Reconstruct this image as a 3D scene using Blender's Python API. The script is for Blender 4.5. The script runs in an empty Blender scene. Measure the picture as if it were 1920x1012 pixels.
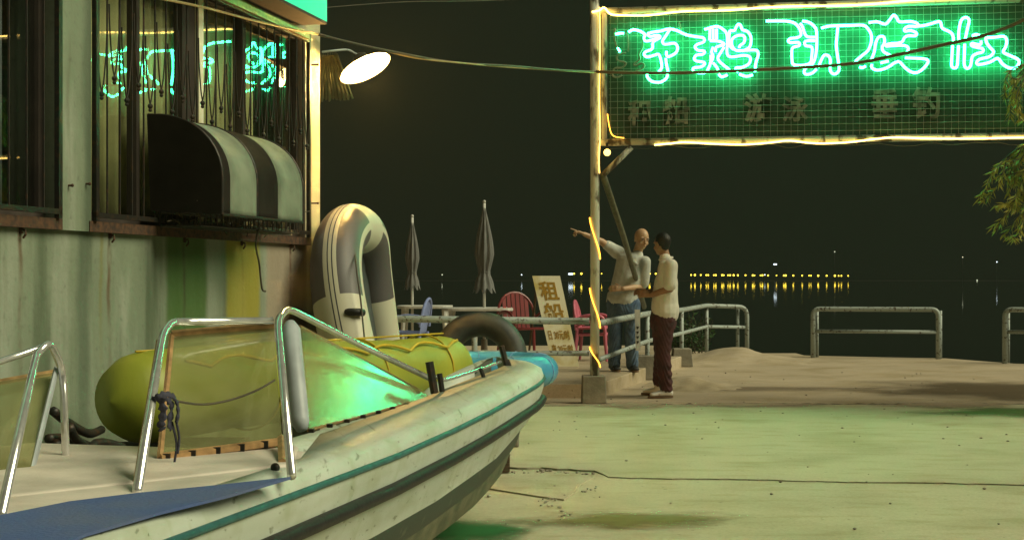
import bpy, bmesh, math, random
from mathutils import Vector, Matrix, Quaternion
random.seed(7)
S = bpy.context.scene
COL = S.collection
F, H, HY = 2700.0, 1.28, 520.0       # focal length in photo pixels, eye height, horizon row

# ------------------------------------------------------------------ camera, world, light
cd = bpy.data.cameras.new('camera'); cam = bpy.data.objects.new('camera', cd); COL.objects.link(cam)
cam.location = (0, 0, H); cam.rotation_euler = (math.pi/2, 0, 0)
cd.sensor_width = 36.0; cd.lens = 36.0*F/1920.0; cd.shift_y = 14.0/1920.0
cd.clip_start = 0.05; cd.clip_end = 6000
S.camera = cam
S.view_settings.view_transform = 'Standard'; S.view_settings.look = 'None'
S.view_settings.exposure = 0.12; S.view_settings.gamma = 1
S.cycles.use_denoising = True
S.cycles.max_bounces = 6; S.cycles.diffuse_bounces = 3; S.cycles.glossy_bounces = 4
S.cycles.transparent_max_bounces = 16
S.cycles.sample_clamp_indirect = 4.0
w = bpy.data.worlds.new('World'); S.world = w; w.use_nodes = True
bg = w.node_tree.nodes['Background']; bg.inputs[0].default_value = (0.0075, 0.0095, 0.0050, 1); bg.inputs[1].default_value = 1.0
sl = bpy.data.lights.new('sun', 'SUN'); sun = bpy.data.objects.new('sun', sl); COL.objects.link(sun)
sl.energy = 3.4; sl.angle = math.radians(40); sl.color = (0.97, 0.93, 0.62)
LDIR = Vector((0.80, -0.19, 0.78)).normalized()
sun.rotation_euler = LDIR.to_track_quat('Z', 'Y').to_euler()

# ------------------------------------------------------------------ placement helpers
def P(px, py, d): return Vector(((px-960.0)/F*d, d, H+(HY-py)/F*d))
def G(px, py, z=0.0): return P(px, py, F*(H-z)/(py-HY))

# ------------------------------------------------------------------ node helpers
def newmat(name):
    m = bpy.data.materials.new(name); m.use_nodes = True
    return m, m.node_tree.nodes, m.node_tree.links, m.node_tree.nodes['Principled BSDF']
def rgba(c): return (c[0], c[1], c[2], 1)
def mat(name, col, rough=0.6, metal=0.0, var=0.25, scale=8.0, bump=0.0, bscale=40.0, col2=None, thr=None, coat=0.0, stretch=(1,1,1)):
    m, N, L, B = newmat(name)
    tc = N.new('ShaderNodeTexCoord'); mp = N.new('ShaderNodeMapping'); mp.inputs['Scale'].default_value = stretch
    L.new(tc.outputs['Object'], mp.inputs['Vector'])
    n = N.new('ShaderNodeTexNoise'); n.inputs['Scale'].default_value = scale; n.inputs['Detail'].default_value = 6
    L.new(mp.outputs[0], n.inputs['Vector'])
    r = N.new('ShaderNodeValToRGB')
    a = col; b = col2 if col2 else tuple(c*(1-var) for c in col)
    r.color_ramp.elements[0].color = rgba(b); r.color_ramp.elements[1].color = rgba(a)
    if thr: r.color_ramp.elements[0].position, r.color_ramp.elements[1].position = thr
    else: r.color_ramp.elements[0].position = 0.35; r.color_ramp.elements[1].position = 0.65
    L.new(n.outputs['Fac'], r.inputs[0]); L.new(r.outputs[0], B.inputs['Base Color'])
    B.inputs['Roughness'].default_value = rough; B.inputs['Metallic'].default_value = metal
    B.inputs['Coat Weight'].default_value = coat
    if rough > .9: B.inputs['Specular IOR Level'].default_value = .1
    if bump:
        n2 = N.new('ShaderNodeTexNoise'); n2.inputs['Scale'].default_value = bscale; n2.inputs['Detail'].default_value = 5
        L.new(mp.outputs[0], n2.inputs['Vector'])
        bp = N.new('ShaderNodeBump'); bp.inputs['Strength'].default_value = bump; bp.inputs['Distance'].default_value = 0.02
        L.new(n2.outputs['Fac'], bp.inputs['Height']); L.new(bp.outputs[0], B.inputs['Normal'])
    return m
def emit(name, col, s):
    m, N, L, B = newmat(name)
    B.inputs['Base Color'].default_value = rgba(col); B.inputs['Emission Color'].default_value = rgba(col)
    B.inputs['Emission Strength'].default_value = s
    return m
def glassy(name, tint, gl, rough=0.0, milk=0.0, milkcol=(0.6, 0.6, 0.5)):
    m, N, L, B = newmat(name); N.remove(B); out = N['Material Output']
    t = N.new('ShaderNodeBsdfTransparent'); t.inputs[0].default_value = rgba(tint)
    g = N.new('ShaderNodeBsdfGlossy'); g.inputs['Roughness'].default_value = rough; g.inputs[0].default_value = (1, 1, 1, 1)
    fr = N.new('ShaderNodeLayerWeight'); fr.inputs[0].default_value = 0.5
    pw = N.new('ShaderNodeMath'); pw.operation = 'POWER'; pw.inputs[1].default_value = 4.0; L.new(fr.outputs['Facing'], pw.inputs[0])
    ad = N.new('ShaderNodeMath'); ad.operation = 'MULTIPLY_ADD'; ad.inputs[1].default_value = 0.5; ad.inputs[2].default_value = gl; ad.use_clamp = True
    L.new(pw.outputs[0], ad.inputs[0])
    mx = N.new('ShaderNodeMixShader'); L.new(ad.outputs[0], mx.inputs[0]); L.new(t.outputs[0], mx.inputs[1]); L.new(g.outputs[0], mx.inputs[2])
    last = mx
    if milk:
        d = N.new('ShaderNodeBsdfDiffuse'); 
        nz = N.new('ShaderNodeTexNoise'); nz.inputs['Scale'].default_value = 6; nz.inputs['Detail'].default_value = 5
        tc = N.new('ShaderNodeTexCoord'); L.new(tc.outputs['Object'], nz.inputs['Vector'])
        mr = N.new('ShaderNodeMapRange'); mr.inputs[1].default_value = 0.3; mr.inputs[2].default_value = 0.75
        mr.inputs[3].default_value = milk*0.5; mr.inputs[4].default_value = milk*1.5; L.new(nz.outputs['Fac'], mr.inputs[0])
        d.inputs[0].default_value = rgba(milkcol)
        m2 = N.new('ShaderNodeMixShader'); L.new(mr.outputs[0], m2.inputs[0]); L.new(mx.outputs[0], m2.inputs[1]); L.new(d.outputs[0], m2.inputs[2]); last = m2
    L.new(last.outputs[0], out.inputs['Surface'])
    return m

# ------------------------------------------------------------------ mesh builder
class MB:
    def __init__(s): s.v = []; s.f = []; s.m = []; s.uv = []; s.mi = 0
    def add(s, vs, fs, uvs=None):
        o = len(s.v); s.v += [Vector(p) for p in vs]
        for i, f in enumerate(fs):
            s.f.append([o+k for k in f]); s.m.append(s.mi); s.uv.append(uvs[i] if uvs else None)
        return s
    def box(s, c, size, rot=None, taper=1.0):
        x, y, z = [k/2 for k in size]; c = Vector(c)
        vs = [Vector((sx*x*(taper if sz > 0 else 1), sy*y*(taper if sz > 0 else 1), sz*z)) for sz in (-1, 1) for sy in (-1, 1) for sx in (-1, 1)]
        if rot is not None: vs = [rot @ v for v in vs]
        return s.add([c+v for v in vs], [(0,2,3,1),(4,5,7,6),(0,1,5,4),(2,6,7,3),(0,4,6,2),(1,3,7,5)])
    def hexa(s, b, t):   # four bottom, four top points
        return s.add(list(b)+list(t), [(3,2,1,0),(4,5,6,7),(0,1,5,4),(1,2,6,5),(2,3,7,6),(3,0,4,7)])
    def tube(s, pts, r, seg=8, cap=True, flat=None, closed=False):
        pts = [Vector(p) for p in pts]; n = len(pts)
        rr = r if isinstance(r, (list, tuple)) else [r]*n
        T = []
        for i in range(n):
            if closed: t = pts[(i+1) % n]-pts[i-1]
            else: t = pts[min(i+1, n-1)]-pts[max(i-1, 0)]
            T.append(t.normalized() if t.length > 1e-9 else Vector((0, 0, 1)))
        up = Vector((0, 0, 1)) if abs(T[0].z) < 0.9 else Vector((1, 0, 0))
        nrm = (up-T[0]*up.dot(T[0])).normalized()
        vs = []; ln = 0; lens = []
        for i in range(n):
            if i: nrm = (nrm-T[i]*nrm.dot(T[i])).normalized(); ln += (pts[i]-pts[i-1]).length
            lens.append(ln)
            b = T[i].cross(nrm)
            for k in range(seg):
                a = 2*math.pi*k/seg
                vs.append(pts[i]+(nrm*math.cos(a)+b*math.sin(a)*(flat or 1))*rr[i])
        fs = []; uvs = []
        for i in range(n if closed else n-1):
            j = (i+1) % n
            for k in range(seg):
                k2 = (k+1) % seg
                fs.append((i*seg+k, i*seg+k2, j*seg+k2, j*seg+k))
                a, b2, c, d = k/seg, (k+1)/seg, lens[i]/max(ln, 1e-6), (lens[j]/max(ln, 1e-6) if j else 1)
                uvs.append([(a, c), (b2, c), (b2, d), (a, d)])
        if cap and not closed:
            fs.append(tuple(reversed(range(seg)))); uvs.append([(0, 0)]*seg)
            fs.append(tuple((n-1)*seg+k for k in range(seg))); uvs.append([(0, 1)]*seg)
        return s.add(vs, fs, uvs)
    def ball(s, c, r, seg=12, rings=8, sc=(1,1,1), rot=None):
        c = Vector(c); vs = []; fs = []
        for i in range(rings+1):
            th = math.pi*i/rings
            for k in range(seg):
                a = 2*math.pi*k/seg
                v = Vector((math.sin(th)*math.cos(a)*sc[0], math.sin(th)*math.sin(a)*sc[1], math.cos(th)*sc[2]))*r
                if rot is not None: v = rot @ v
                vs.append(c+v)
        for i in range(rings):
            for k in range(seg):
                k2 = (k+1) % seg; fs.append((i*seg+k, (i+1)*seg+k, (i+1)*seg+k2, i*seg+k2))
        return s.add(vs, fs)
    def lathe(s, c, prof, seg=24, rot=None):   # prof: (r, z)
        c = Vector(c); vs = []; fs = []
        for r, z in prof:
            for k in range(seg):
                a = 2*math.pi*k/seg; v = Vector((r*math.cos(a), r*math.sin(a), z))
                if rot is not None: v = rot @ v
                vs.append(c+v)
        for i in range(len(prof)-1):
            for k in range(seg):
                k2 = (k+1) % seg; fs.append((i*seg+k, i*seg+k2, (i+1)*seg+k2, (i+1)*seg+k))
        return s.add(vs, fs)
    def prism(s, poly, z0, z1):    # poly: list of (x,y) ; vertical prism
        n = len(poly)
        vs = [Vector((x, y, z0)) for x, y in poly]+[Vector((x, y, z1)) for x, y in poly]
        return s.add(vs, [tuple(reversed(range(n))), tuple(range(n, 2*n))]+[(i, (i+1) % n, n+(i+1) % n, n+i) for i in range(n)])
    def build(s, name, mats, parent=None, smooth=False, bevel=0.0):
        me = bpy.data.meshes.new(name); 
        o = bpy.data.objects.new(name, me); COL.objects.link(o)
        inv = Matrix.Identity(4)
        if parent is not None: o.parent = parent; inv = world_of(parent).inverted()
        me.from_pydata([inv @ v for v in s.v], [], s.f)
        if not isinstance(mats, (list, tuple)): mats = [mats]
        for m in mats: me.materials.append(m)
        uvl = me.uv_layers.new(name='UVMap')
        for i, p in enumerate(me.polygons):
            p.material_index = s.m[i]; p.use_smooth = smooth
            if s.uv[i]:
                for li, q in zip(p.loop_indices, s.uv[i]): uvl.data[li].uv = q
        bm = bmesh.new(); bm.from_mesh(me)
        bmesh.ops.remove_doubles(bm, verts=bm.verts, dist=1e-5) if smooth else None
        bmesh.ops.recalc_face_normals(bm, faces=bm.faces); bm.to_mesh(me); bm.free()
        if bevel:
            b = o.modifiers.new('bevel', 'BEVEL'); b.width = bevel; b.segments = 2; b.limit_method = 'ANGLE'
        return o
def world_of(o):
    m = Matrix.Translation(o.location) @ o.rotation_euler.to_matrix().to_4x4()
    return (world_of(o.parent) @ m) if o.parent else m
def tag(o, label=None, cat=None, group=None, kind=None):
    if label: o['label'] = label
    if cat: o['category'] = cat
    if group: o['group'] = group
    if kind: o['kind'] = kind
    return o
def thing(name, loc, label, cat, group=None, rz=0.0):
    o = bpy.data.objects.new(name, None); COL.objects.link(o); o.location = loc; o.rotation_euler = (0, 0, rz)
    o.empty_display_size = 0.1
    return tag(o, label, cat, group)
def copy_tree(o, parent=None):
    c = o.copy(); COL.objects.link(c)
    if parent: c.parent = parent
    for ch in [k for k in bpy.data.objects if k.parent == o]: copy_tree(ch, c)
    return c
def smooth_path(pts, sub=4):
    pts = [Vector(p) for p in pts]; out = []
    for i in range(len(pts)-1):
        p0, p1, p2, p3 = pts[max(i-1, 0)], pts[i], pts[i+1], pts[min(i+2, len(pts)-1)]
        for k in range(sub):
            t = k/sub
            out.append(0.5*((2*p1)+(p2-p0)*t+(2*p0-5*p1+4*p2-p3)*t*t+(-p0+3*p1-3*p2+p3)*t*t*t))
    out.append(pts[-1]); return out
def glyph_mesh(txt, u0, v0, u1, v1, fn, name, m, parent, bold=0.0, thick=0.004):
    """letters mapped into the rectangle (u0,v0)-(u1,v1), v downwards, placed by fn(u,v,off)"""
    c = bpy.data.curves.new('t', 'FONT'); c.body = txt; c.offset = bold; c.extrude = 0.05; c.resolution_u = 3
    o = bpy.data.objects.new('t', c); COL.objects.link(o)
    dg = bpy.context.evaluated_depsgraph_get(); me = bpy.data.meshes.new_from_object(o.evaluated_get(dg))
    bpy.data.objects.remove(o); bpy.data.curves.remove(c)
    xs = [v.co.x for v in me.vertices]; ys = [v.co.y for v in me.vertices]
    x0, x1, y0, y1 = min(xs), max(xs), min(ys), max(ys)
    inv = world_of(parent).inverted() if parent else Matrix.Identity(4)
    for v in me.vertices:
        u = u0+(v.co.x-x0)/(x1-x0)*(u1-u0); q = v0+(y1-v.co.y)/(y1-y0)*(v1-v0)
        v.co = inv @ fn(u, q, thick if v.co.z > 0 else 0.0)
    me.materials.clear(); me.materials.append(m)
    ob = bpy.data.objects.new(name, me); COL.objects.link(ob)
    if parent: ob.parent = parent
    bm = bmesh.new(); bm.from_mesh(me); bmesh.ops.recalc_face_normals(bm, faces=bm.faces); bm.to_mesh(me); bm.free()
    return ob

# ------------------------------------------------------------------ materials
M = {}
def hull_mat():
    m, N, L, B = newmat('weathered_white_gelcoat'); tc = N.new('ShaderNodeTexCoord')
    mp = N.new('ShaderNodeMapping'); mp.inputs['Rotation'].default_value = (0, 0, -.247); L.new(tc.outputs['Object'], mp.inputs[0])
    def noise(sc, st, det=7):
        q = N.new('ShaderNodeMapping'); q.inputs['Scale'].default_value = st; L.new(mp.outputs[0], q.inputs[0])
        n = N.new('ShaderNodeTexNoise'); n.inputs['Scale'].default_value = sc; n.inputs['Detail'].default_value = det; L.new(q.outputs[0], n.inputs['Vector']); return n.outputs['Fac']
    def ramp(v, p0, p1, c0, c1):
        r = N.new('ShaderNodeValToRGB'); r.color_ramp.elements[0].position = p0; r.color_ramp.elements[1].position = p1
        r.color_ramp.elements[0].color = rgba(c0); r.color_ramp.elements[1].color = rgba(c1); L.new(v, r.inputs[0]); return r.outputs[0]
    def mulc(x_, y_):
        x = N.new('ShaderNodeMix'); x.data_type = 'RGBA'; x.blend_type = 'MULTIPLY'; x.inputs[0].default_value = 1; L.new(x_, x.inputs[6]); L.new(y_, x.inputs[7]); return x.outputs[2]
    c = ramp(noise(2.5, (1, .5, 1)), .3, .7, (.37, .42, .36), (.50, .54, .48))
    c = mulc(c, ramp(noise(9, (1, .25, 1), 9), .34, .52, (.84, .84, .75), (1, 1, 1)))       # grime patches
    c = mulc(c, ramp(noise(26, (1.5, .05, 1.5), 3), .30, .36, (.55, .55, .50), (1, 1, 1)))      # long scuffs
    c = mulc(c, ramp(noise(14, (1, 1, .10), 4), .30, .44, (.86, .88, .78), (1, 1, 1)))       # run-off streaks
    c = mulc(c, ramp(noise(60, (1, 1, 1), 2), .24, .30, (.4, .38, .3), (1, 1, 1)))         # specks
    L.new(c, B.inputs['Base Color']); B.inputs['Roughness'].default_value = .52
    bp = N.new('ShaderNodeBump'); bp.inputs['Strength'].default_value = .10; bp.inputs['Distance'].default_value = .01; L.new(noise(18, (1, 1, 1)), bp.inputs['Height']); L.new(bp.outputs[0], B.inputs['Normal'])
    return m
M['hullwhite'] = hull_mat()
M['deckwhite'] = mat('scuffed_pinkish_deck', (0.62, 0.55, 0.49), 0.6, scale=5, col2=(0.44, 0.40, 0.35), bump=0.1, bscale=30)
M['hullbottom'] = mat('algae_stained_hull', (0.20, 0.20, 0.13), 0.6, scale=6, col2=(0.06, 0.085, 0.05), thr=(0.35, 0.7), bump=0.15, bscale=25, stretch=(3, 1, 1))
M['darkband'] = mat('dark_hull_band', (0.022, 0.04, 0.03), 0.55, scale=14, col2=(0.07, 0.09, 0.06), thr=(0.28, 0.38))
M['teal'] = mat('teal_stripe', (0.03, 0.13, 0.13), 0.45, var=0.4, scale=20)
M['blackrub'] = mat('black_rubber', (0.012, 0.012, 0.013), 0.55, var=0.5, scale=25, bump=0.1)
M['bluecarpet'] = mat('blue_deck_paint', (0.055, 0.095, 0.25), 0.75, scale=5, col2=(0.08, 0.11, 0.22), bump=0.2, bscale=90)
M['chrome'] = mat('worn_chrome', (0.85, 0.85, 0.84), 0.16, 0.72, var=0.2, scale=30)
M['bronze'] = mat('bronze_trim', (0.55, 0.33, 0.15), 0.4, 0.4, var=0.4, scale=30)
M['screen'] = glassy('tinted_acrylic', (0.86, 0.86, 0.68), 0.16, 0.12, 0.27, (0.36, 0.36, 0.18))
M['glass'] = glassy('window_glass', (0.93, 0.95, 0.93), 0.07, 0.0)
M['white_pl'] = mat('white_plastic', (0.62, 0.62, 0.58), 0.45, var=0.2, scale=10)
M['fender'] = mat('fender_vinyl', (0.42, 0.46, 0.50), 0.45, var=0.3, scale=9)
M['blackmetal'] = mat('black_iron', (0.018, 0.017, 0.014), 0.5, 0.3, scale=30, col2=(0.06, 0.03, 0.015), thr=(0.3, 0.5))
M['rust'] = mat('rusty_iron', (0.10, 0.045, 0.02), 0.85, scale=30, col2=(0.03, 0.018, 0.012))
M['pipe'] = mat('chipped_pipe_paint', (0.33, 0.38, 0.36), 0.5, scale=22, col2=(0.07, 0.05, 0.035), thr=(0.36, 0.43), bump=0.1)
M['post'] = mat('peeling_white_post', (0.55, 0.55, 0.45), 0.6, scale=9, col2=(0.09, 0.07, 0.045), thr=(0.38, 0.46), stretch=(1, 1, 0.35), bump=0.15)
M['greenstrut'] = mat('olive_steel', (0.14, 0.14, 0.08), 0.6, var=0.4, scale=15)
M['concrete'] = mat('concrete', (0.30, 0.27, 0.21), 0.9, scale=5, col2=(0.19, 0.17, 0.13), bump=0.3, bscale=30)
M['yellow'] = mat('yellow_pvc', (0.30, 0.31, 0.03), 0.48, scale=3, col2=(0.21, 0.24, 0.02), bump=0.25, bscale=7, stretch=(1, 1, 0.4))
M['seam'] = mat('yellow_rope', (0.55, 0.38, 0.02), 0.5)
M['bluepvc'] = mat('light_blue_pvc', (0.06, 0.30, 0.48), 0.30, var=0.25, scale=4)
M['bluein'] = mat('pale_blue_pvc', (0.22, 0.34, 0.62), 0.35, var=0.2, scale=4)
M['tubeblack'] = mat('inner_tube_rubber', (0.012, 0.016, 0.014), 0.6, scale=12, col2=(0.03, 0.034, 0.03), bump=0.05)
M['red'] = mat('red_plastic', (0.22, 0.03, 0.035), 0.35, var=0.2)
M['pink'] = mat('pink_plastic', (0.62, 0.16, 0.24), 0.4, var=0.2)
M['bluechair'] = mat('pale_blue_plastic', (0.24, 0.30, 0.58), 0.4, var=0.2)
M['umb'] = mat('grey_canvas', (0.17, 0.17, 0.165), 0.8, var=0.35, scale=10, stretch=(4, 4, 0.6), bump=0.2)
M['skin'] = mat('skin', (0.50, 0.31, 0.18), 0.5, var=0.15, scale=20)
M['skin2'] = mat('tanned_skin', (0.38, 0.21, 0.12), 0.5, var=0.15, scale=20)
M['polo'] = mat('grey_polo_cotton', (0.54, 0.56, 0.51), 0.85, var=0.2, scale=14, bump=0.5, bscale=9)
M['shirt'] = mat('cream_shirt_cotton', (0.80, 0.77, 0.67), 0.85, var=0.12, scale=10, bump=0.6, bscale=8)
M['jeans'] = mat('blue_denim', (0.04, 0.075, 0.14), 0.85, scale=7, col2=(0.12, 0.18, 0.26), thr=(0.30, 0.7), bump=0.4, bscale=12)
M['maroon'] = mat('maroon_trouser_cloth', (0.085, 0.022, 0.026), 0.8, scale=8, col2=(0.04, 0.012, 0.016), bump=0.5, bscale=9)
M['hair'] = mat('black_hair', (0.008, 0.007, 0.006), 0.5, bump=0.3, bscale=120)
M['shoe'] = mat('white_leather_shoe', (0.80, 0.76, 0.70), 0.5, scale=12, col2=(0.45, 0.28, 0.18), thr=(0.30, 0.38))
M['brown'] = mat('brown_sole', (0.16, 0.09, 0.045), 0.6)
M['leaf'] = mat('willow_leaf', (0.40, 0.36, 0.05), 0.6, scale=3, col2=(0.24, 0.25, 0.04))
M['leaf2'] = mat('shrub_leaf', (0.05, 0.13, 0.03), 0.6, scale=5, col2=(0.03, 0.07, 0.02))
M['bark'] = mat('bark', (0.10, 0.08, 0.05), 0.9, bump=0.6, bscale=20)
M['wood'] = mat('old_timber', (0.14, 0.09, 0.05), 0.85, var=0.5, scale=12, stretch=(1, 6, 6), bump=0.3)
M['cable'] = mat('cable_sheath', (0.075, 0.06, 0.04), 0.6)
M['cablebrown'] = mat('brown_cable_sheath', (0.17, 0.12, 0.07), 0.7)
M['cabley'] = mat('pale_cable_sheath', (0.35, 0.28, 0.12), 0.6)
M['signgreen'] = mat('green_sign_backing', (0.020, 0.080, 0.042), 0.75, scale=2, col2=(0.010, 0.035, 0.016), thr=(0.3, 0.7))
M['wire'] = mat('galvanised_wire', (0.20, 0.23, 0.19), 0.6, 0.0)
M['deadglyph'] = mat('faded_cutout_letters', (0.26, 0.255, 0.20), 0.8, scale=9, col2=(0.08, 0.085, 0.06), thr=(0.35, 0.6))
M['deadtube'] = mat('unlit_neon_glass', (0.25, 0.30, 0.22), 0.2)
M['neon'] = emit('green_neon', (0.04, 1.0, 0.36), 36.0)
M['rope'] = emit('warm_rope_light', (1.0, 0.64, 0.15), 7.0)
M['ropepost'] = emit('post_rope_light', (1.0, 0.60, 0.12), 4.0)
M['ropeorange'] = emit('orange_rope_light', (1.0, 0.42, 0.04), 4.5)
M['led'] = emit('yellow_led', (1.0, 0.72, 0.05), 3.0)
M['bulbwarm'] = emit('small_warm_bulb', (1.0, 0.62, 0.15), 3.5)
M['lampbulb'] = emit('lamp_bulb', (1.0, 0.74, 0.30), 14.0)
M['lampin'] = mat('white_enamel', (0.80, 0.78, 0.70), 0.4, var=0.05)
M['lampout'] = mat('dark_enamel', (0.05, 0.05, 0.04), 0.4)
M['farlamp'] = emit('far_yellow_lamp', (1.0, 0.72, 0.06), 3.6)
M['farwhite'] = emit('far_white_lamp', (0.75, 0.9, 1.0), 2.2)
M['fardim'] = emit('far_dim_lamp', (0.7, 0.75, 0.55), 0.9)
M['fasciaglow'] = emit('green_fascia_glow', (0.03, 0.62, 0.34), 0.6)  # emission stands in for neon light falling on the fascia
M['awnblack'] = mat('black_awning_fabric', (0.020, 0.017, 0.014), 0.95, var=0.3, scale=6, bump=0.15, bscale=10)
M['awnwhite'] = mat('white_awning_fabric', (0.20, 0.235, 0.17), 0.85, scale=4, col2=(0.10, 0.125, 0.085), bump=0.2, bscale=8)
M['curtain'] = mat('pale_curtain', (0.55, 0.53, 0.26), 0.9, var=0.25, scale=6)
M['curtaingrey'] = mat('grey_curtain', (0.22, 0.24, 0.27), 0.9, var=0.3, scale=6)
M['room'] = mat('room_plaster', (0.10, 0.11, 0.09), 0.9)
M['dark'] = mat('dark_soffit', (0.045, 0.032, 0.025), 0.8, var=0.4, scale=6)
M['corr'] = mat('olive_corrugated_sheet', (0.15, 0.15, 0.07), 0.7, var=0.4, scale=8)
M['boardyel'] = mat('stained_cream_board', (0.80, 0.77, 0.58), 0.6, scale=4, col2=(0.60, 0.50, 0.18), thr=(0.30, 0.5))
M['brushpaint'] = mat('brown_brush_paint', (0.42, 0.24, 0.02), 0.6, var=0.3, scale=25)
M['rag'] = mat('dark_rag', (0.05, 0.05, 0.08), 0.9, var=0.4, scale=20, bump=0.5)
M['foam'] = mat('white_foam', (0.55, 0.56, 0.52), 0.8)
M['navy'] = mat('navy_patch', (0.03, 0.04, 0.16), 0.5)

def wall_material():
    m, N, L, B = newmat('stained_plaster')
    tc = N.new('ShaderNodeTexCoord'); sp = N.new('ShaderNodeSeparateXYZ'); L.new(tc.outputs['Object'], sp.inputs[0])   # x = along wall, z = up
    def noise(sc, st, det=6):
        mp = N.new('ShaderNodeMapping'); mp.inputs['Scale'].default_value = st; L.new(tc.outputs['Object'], mp.inputs['Vector'])
        n = N.new('ShaderNodeTexNoise'); n.inputs['Scale'].default_value = sc; n.inputs['Detail'].default_value = det; L.new(mp.outputs[0], n.inputs['Vector']); return n.outputs['Fac']
    def mix(fac, a, b):
        x = N.new('ShaderNodeMix'); x.data_type = 'RGBA'
        for sock, val in ((x.inputs[0], fac), (x.inputs[6], a), (x.inputs[7], b)):
            if isinstance(val, (int, float)): sock.default_value = val
            elif isinstance(val, tuple): sock.default_value = rgba(val)
            else: L.new(val, sock)
        return x.outputs[2]
    def mr(v, a, b, c=0.0, d=1.0):
        x = N.new('ShaderNodeMapRange'); L.new(v, x.inputs[0]); x.inputs[1].default_value = a; x.inputs[2].default_value = b; x.inputs[3].default_value = c; x.inputs[4].default_value = d; x.interpolation_type = 'SMOOTHSTEP'; return x.outputs[0]
    def mul(a, b):
        x = N.new('ShaderNodeMath'); x.operation = 'MULTIPLY'
        for i, v in enumerate((a, b)):
            if isinstance(v, (int, float)): x.inputs[i].default_value = v
            else: L.new(v, x.inputs[i])
        return x.outputs[0]
    base = mix(noise(2.2, (1, 1, 0.6)), (0.13, 0.165, 0.11), (0.23, 0.27, 0.195))
    base = mix(mul(mr(noise(3, (1.6, 1, 0.35)), 0.45, 0.70), 0.6), base, (0.36, 0.38, 0.32))
    base = mix(mul(mr(noise(4, (1.3, 1, 0.14)), 0.50, 0.70), 0.7), base, (0.06, 0.085, 0.045))
    base = mix(mul(mr(noise(11, (1, 1, 0.10)), 0.58, 0.74), 0.45), base, (0.10, 0.10, 0.05))
    base = mix(mul(mr(noise(30, (1, 1, 0.8), 9), 0.55, 0.75), 0.35), base, (0.07, 0.08, 0.06))
    wob = noise(3, (1, 1, 1))
    def band(s0, s1, soft, zlo, zhi):
        w1 = N.new('ShaderNodeMath'); w1.operation = 'MULTIPLY_ADD'; L.new(wob, w1.inputs[0]); w1.inputs[1].default_value = 0.08; L.new(sp.outputs[0], w1.inputs[2])
        v = w1.outputs[0]
        a = mul(mr(v, s0+0.04-soft, s0+0.04+soft), mr(v, s1+0.04-soft, s1+0.04+soft, 1, 0))
        return mul(a, mr(sp.outputs[2], zlo, zhi))
    for s0, s1, col, k in WALL_BANDS:
        base = mix(mul(band(s0, s1, 0.035, 0.2, 0.9), k), base, col)
    for s0, col, k in WALL_DRIPS:
        base = mix(mul(mul(band(s0-0.016, s0+0.016, 0.014, 0.5, 1.5), mr(noise(9, (1, 1, 0.4)), 0.3, 0.6)), k), base, col)
    L.new(base, B.inputs['Base Color']); B.inputs['Roughness'].default_value = 0.85
    bp = N.new('ShaderNodeBump'); bp.inputs['Strength'].default_value = 0.35; bp.inputs['Distance'].default_value = 0.01
    L.new(noise(25, (1, 1, 1)), bp.inputs['Height']); L.new(bp.outputs[0], B.inputs['Normal'])
    return m

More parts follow.
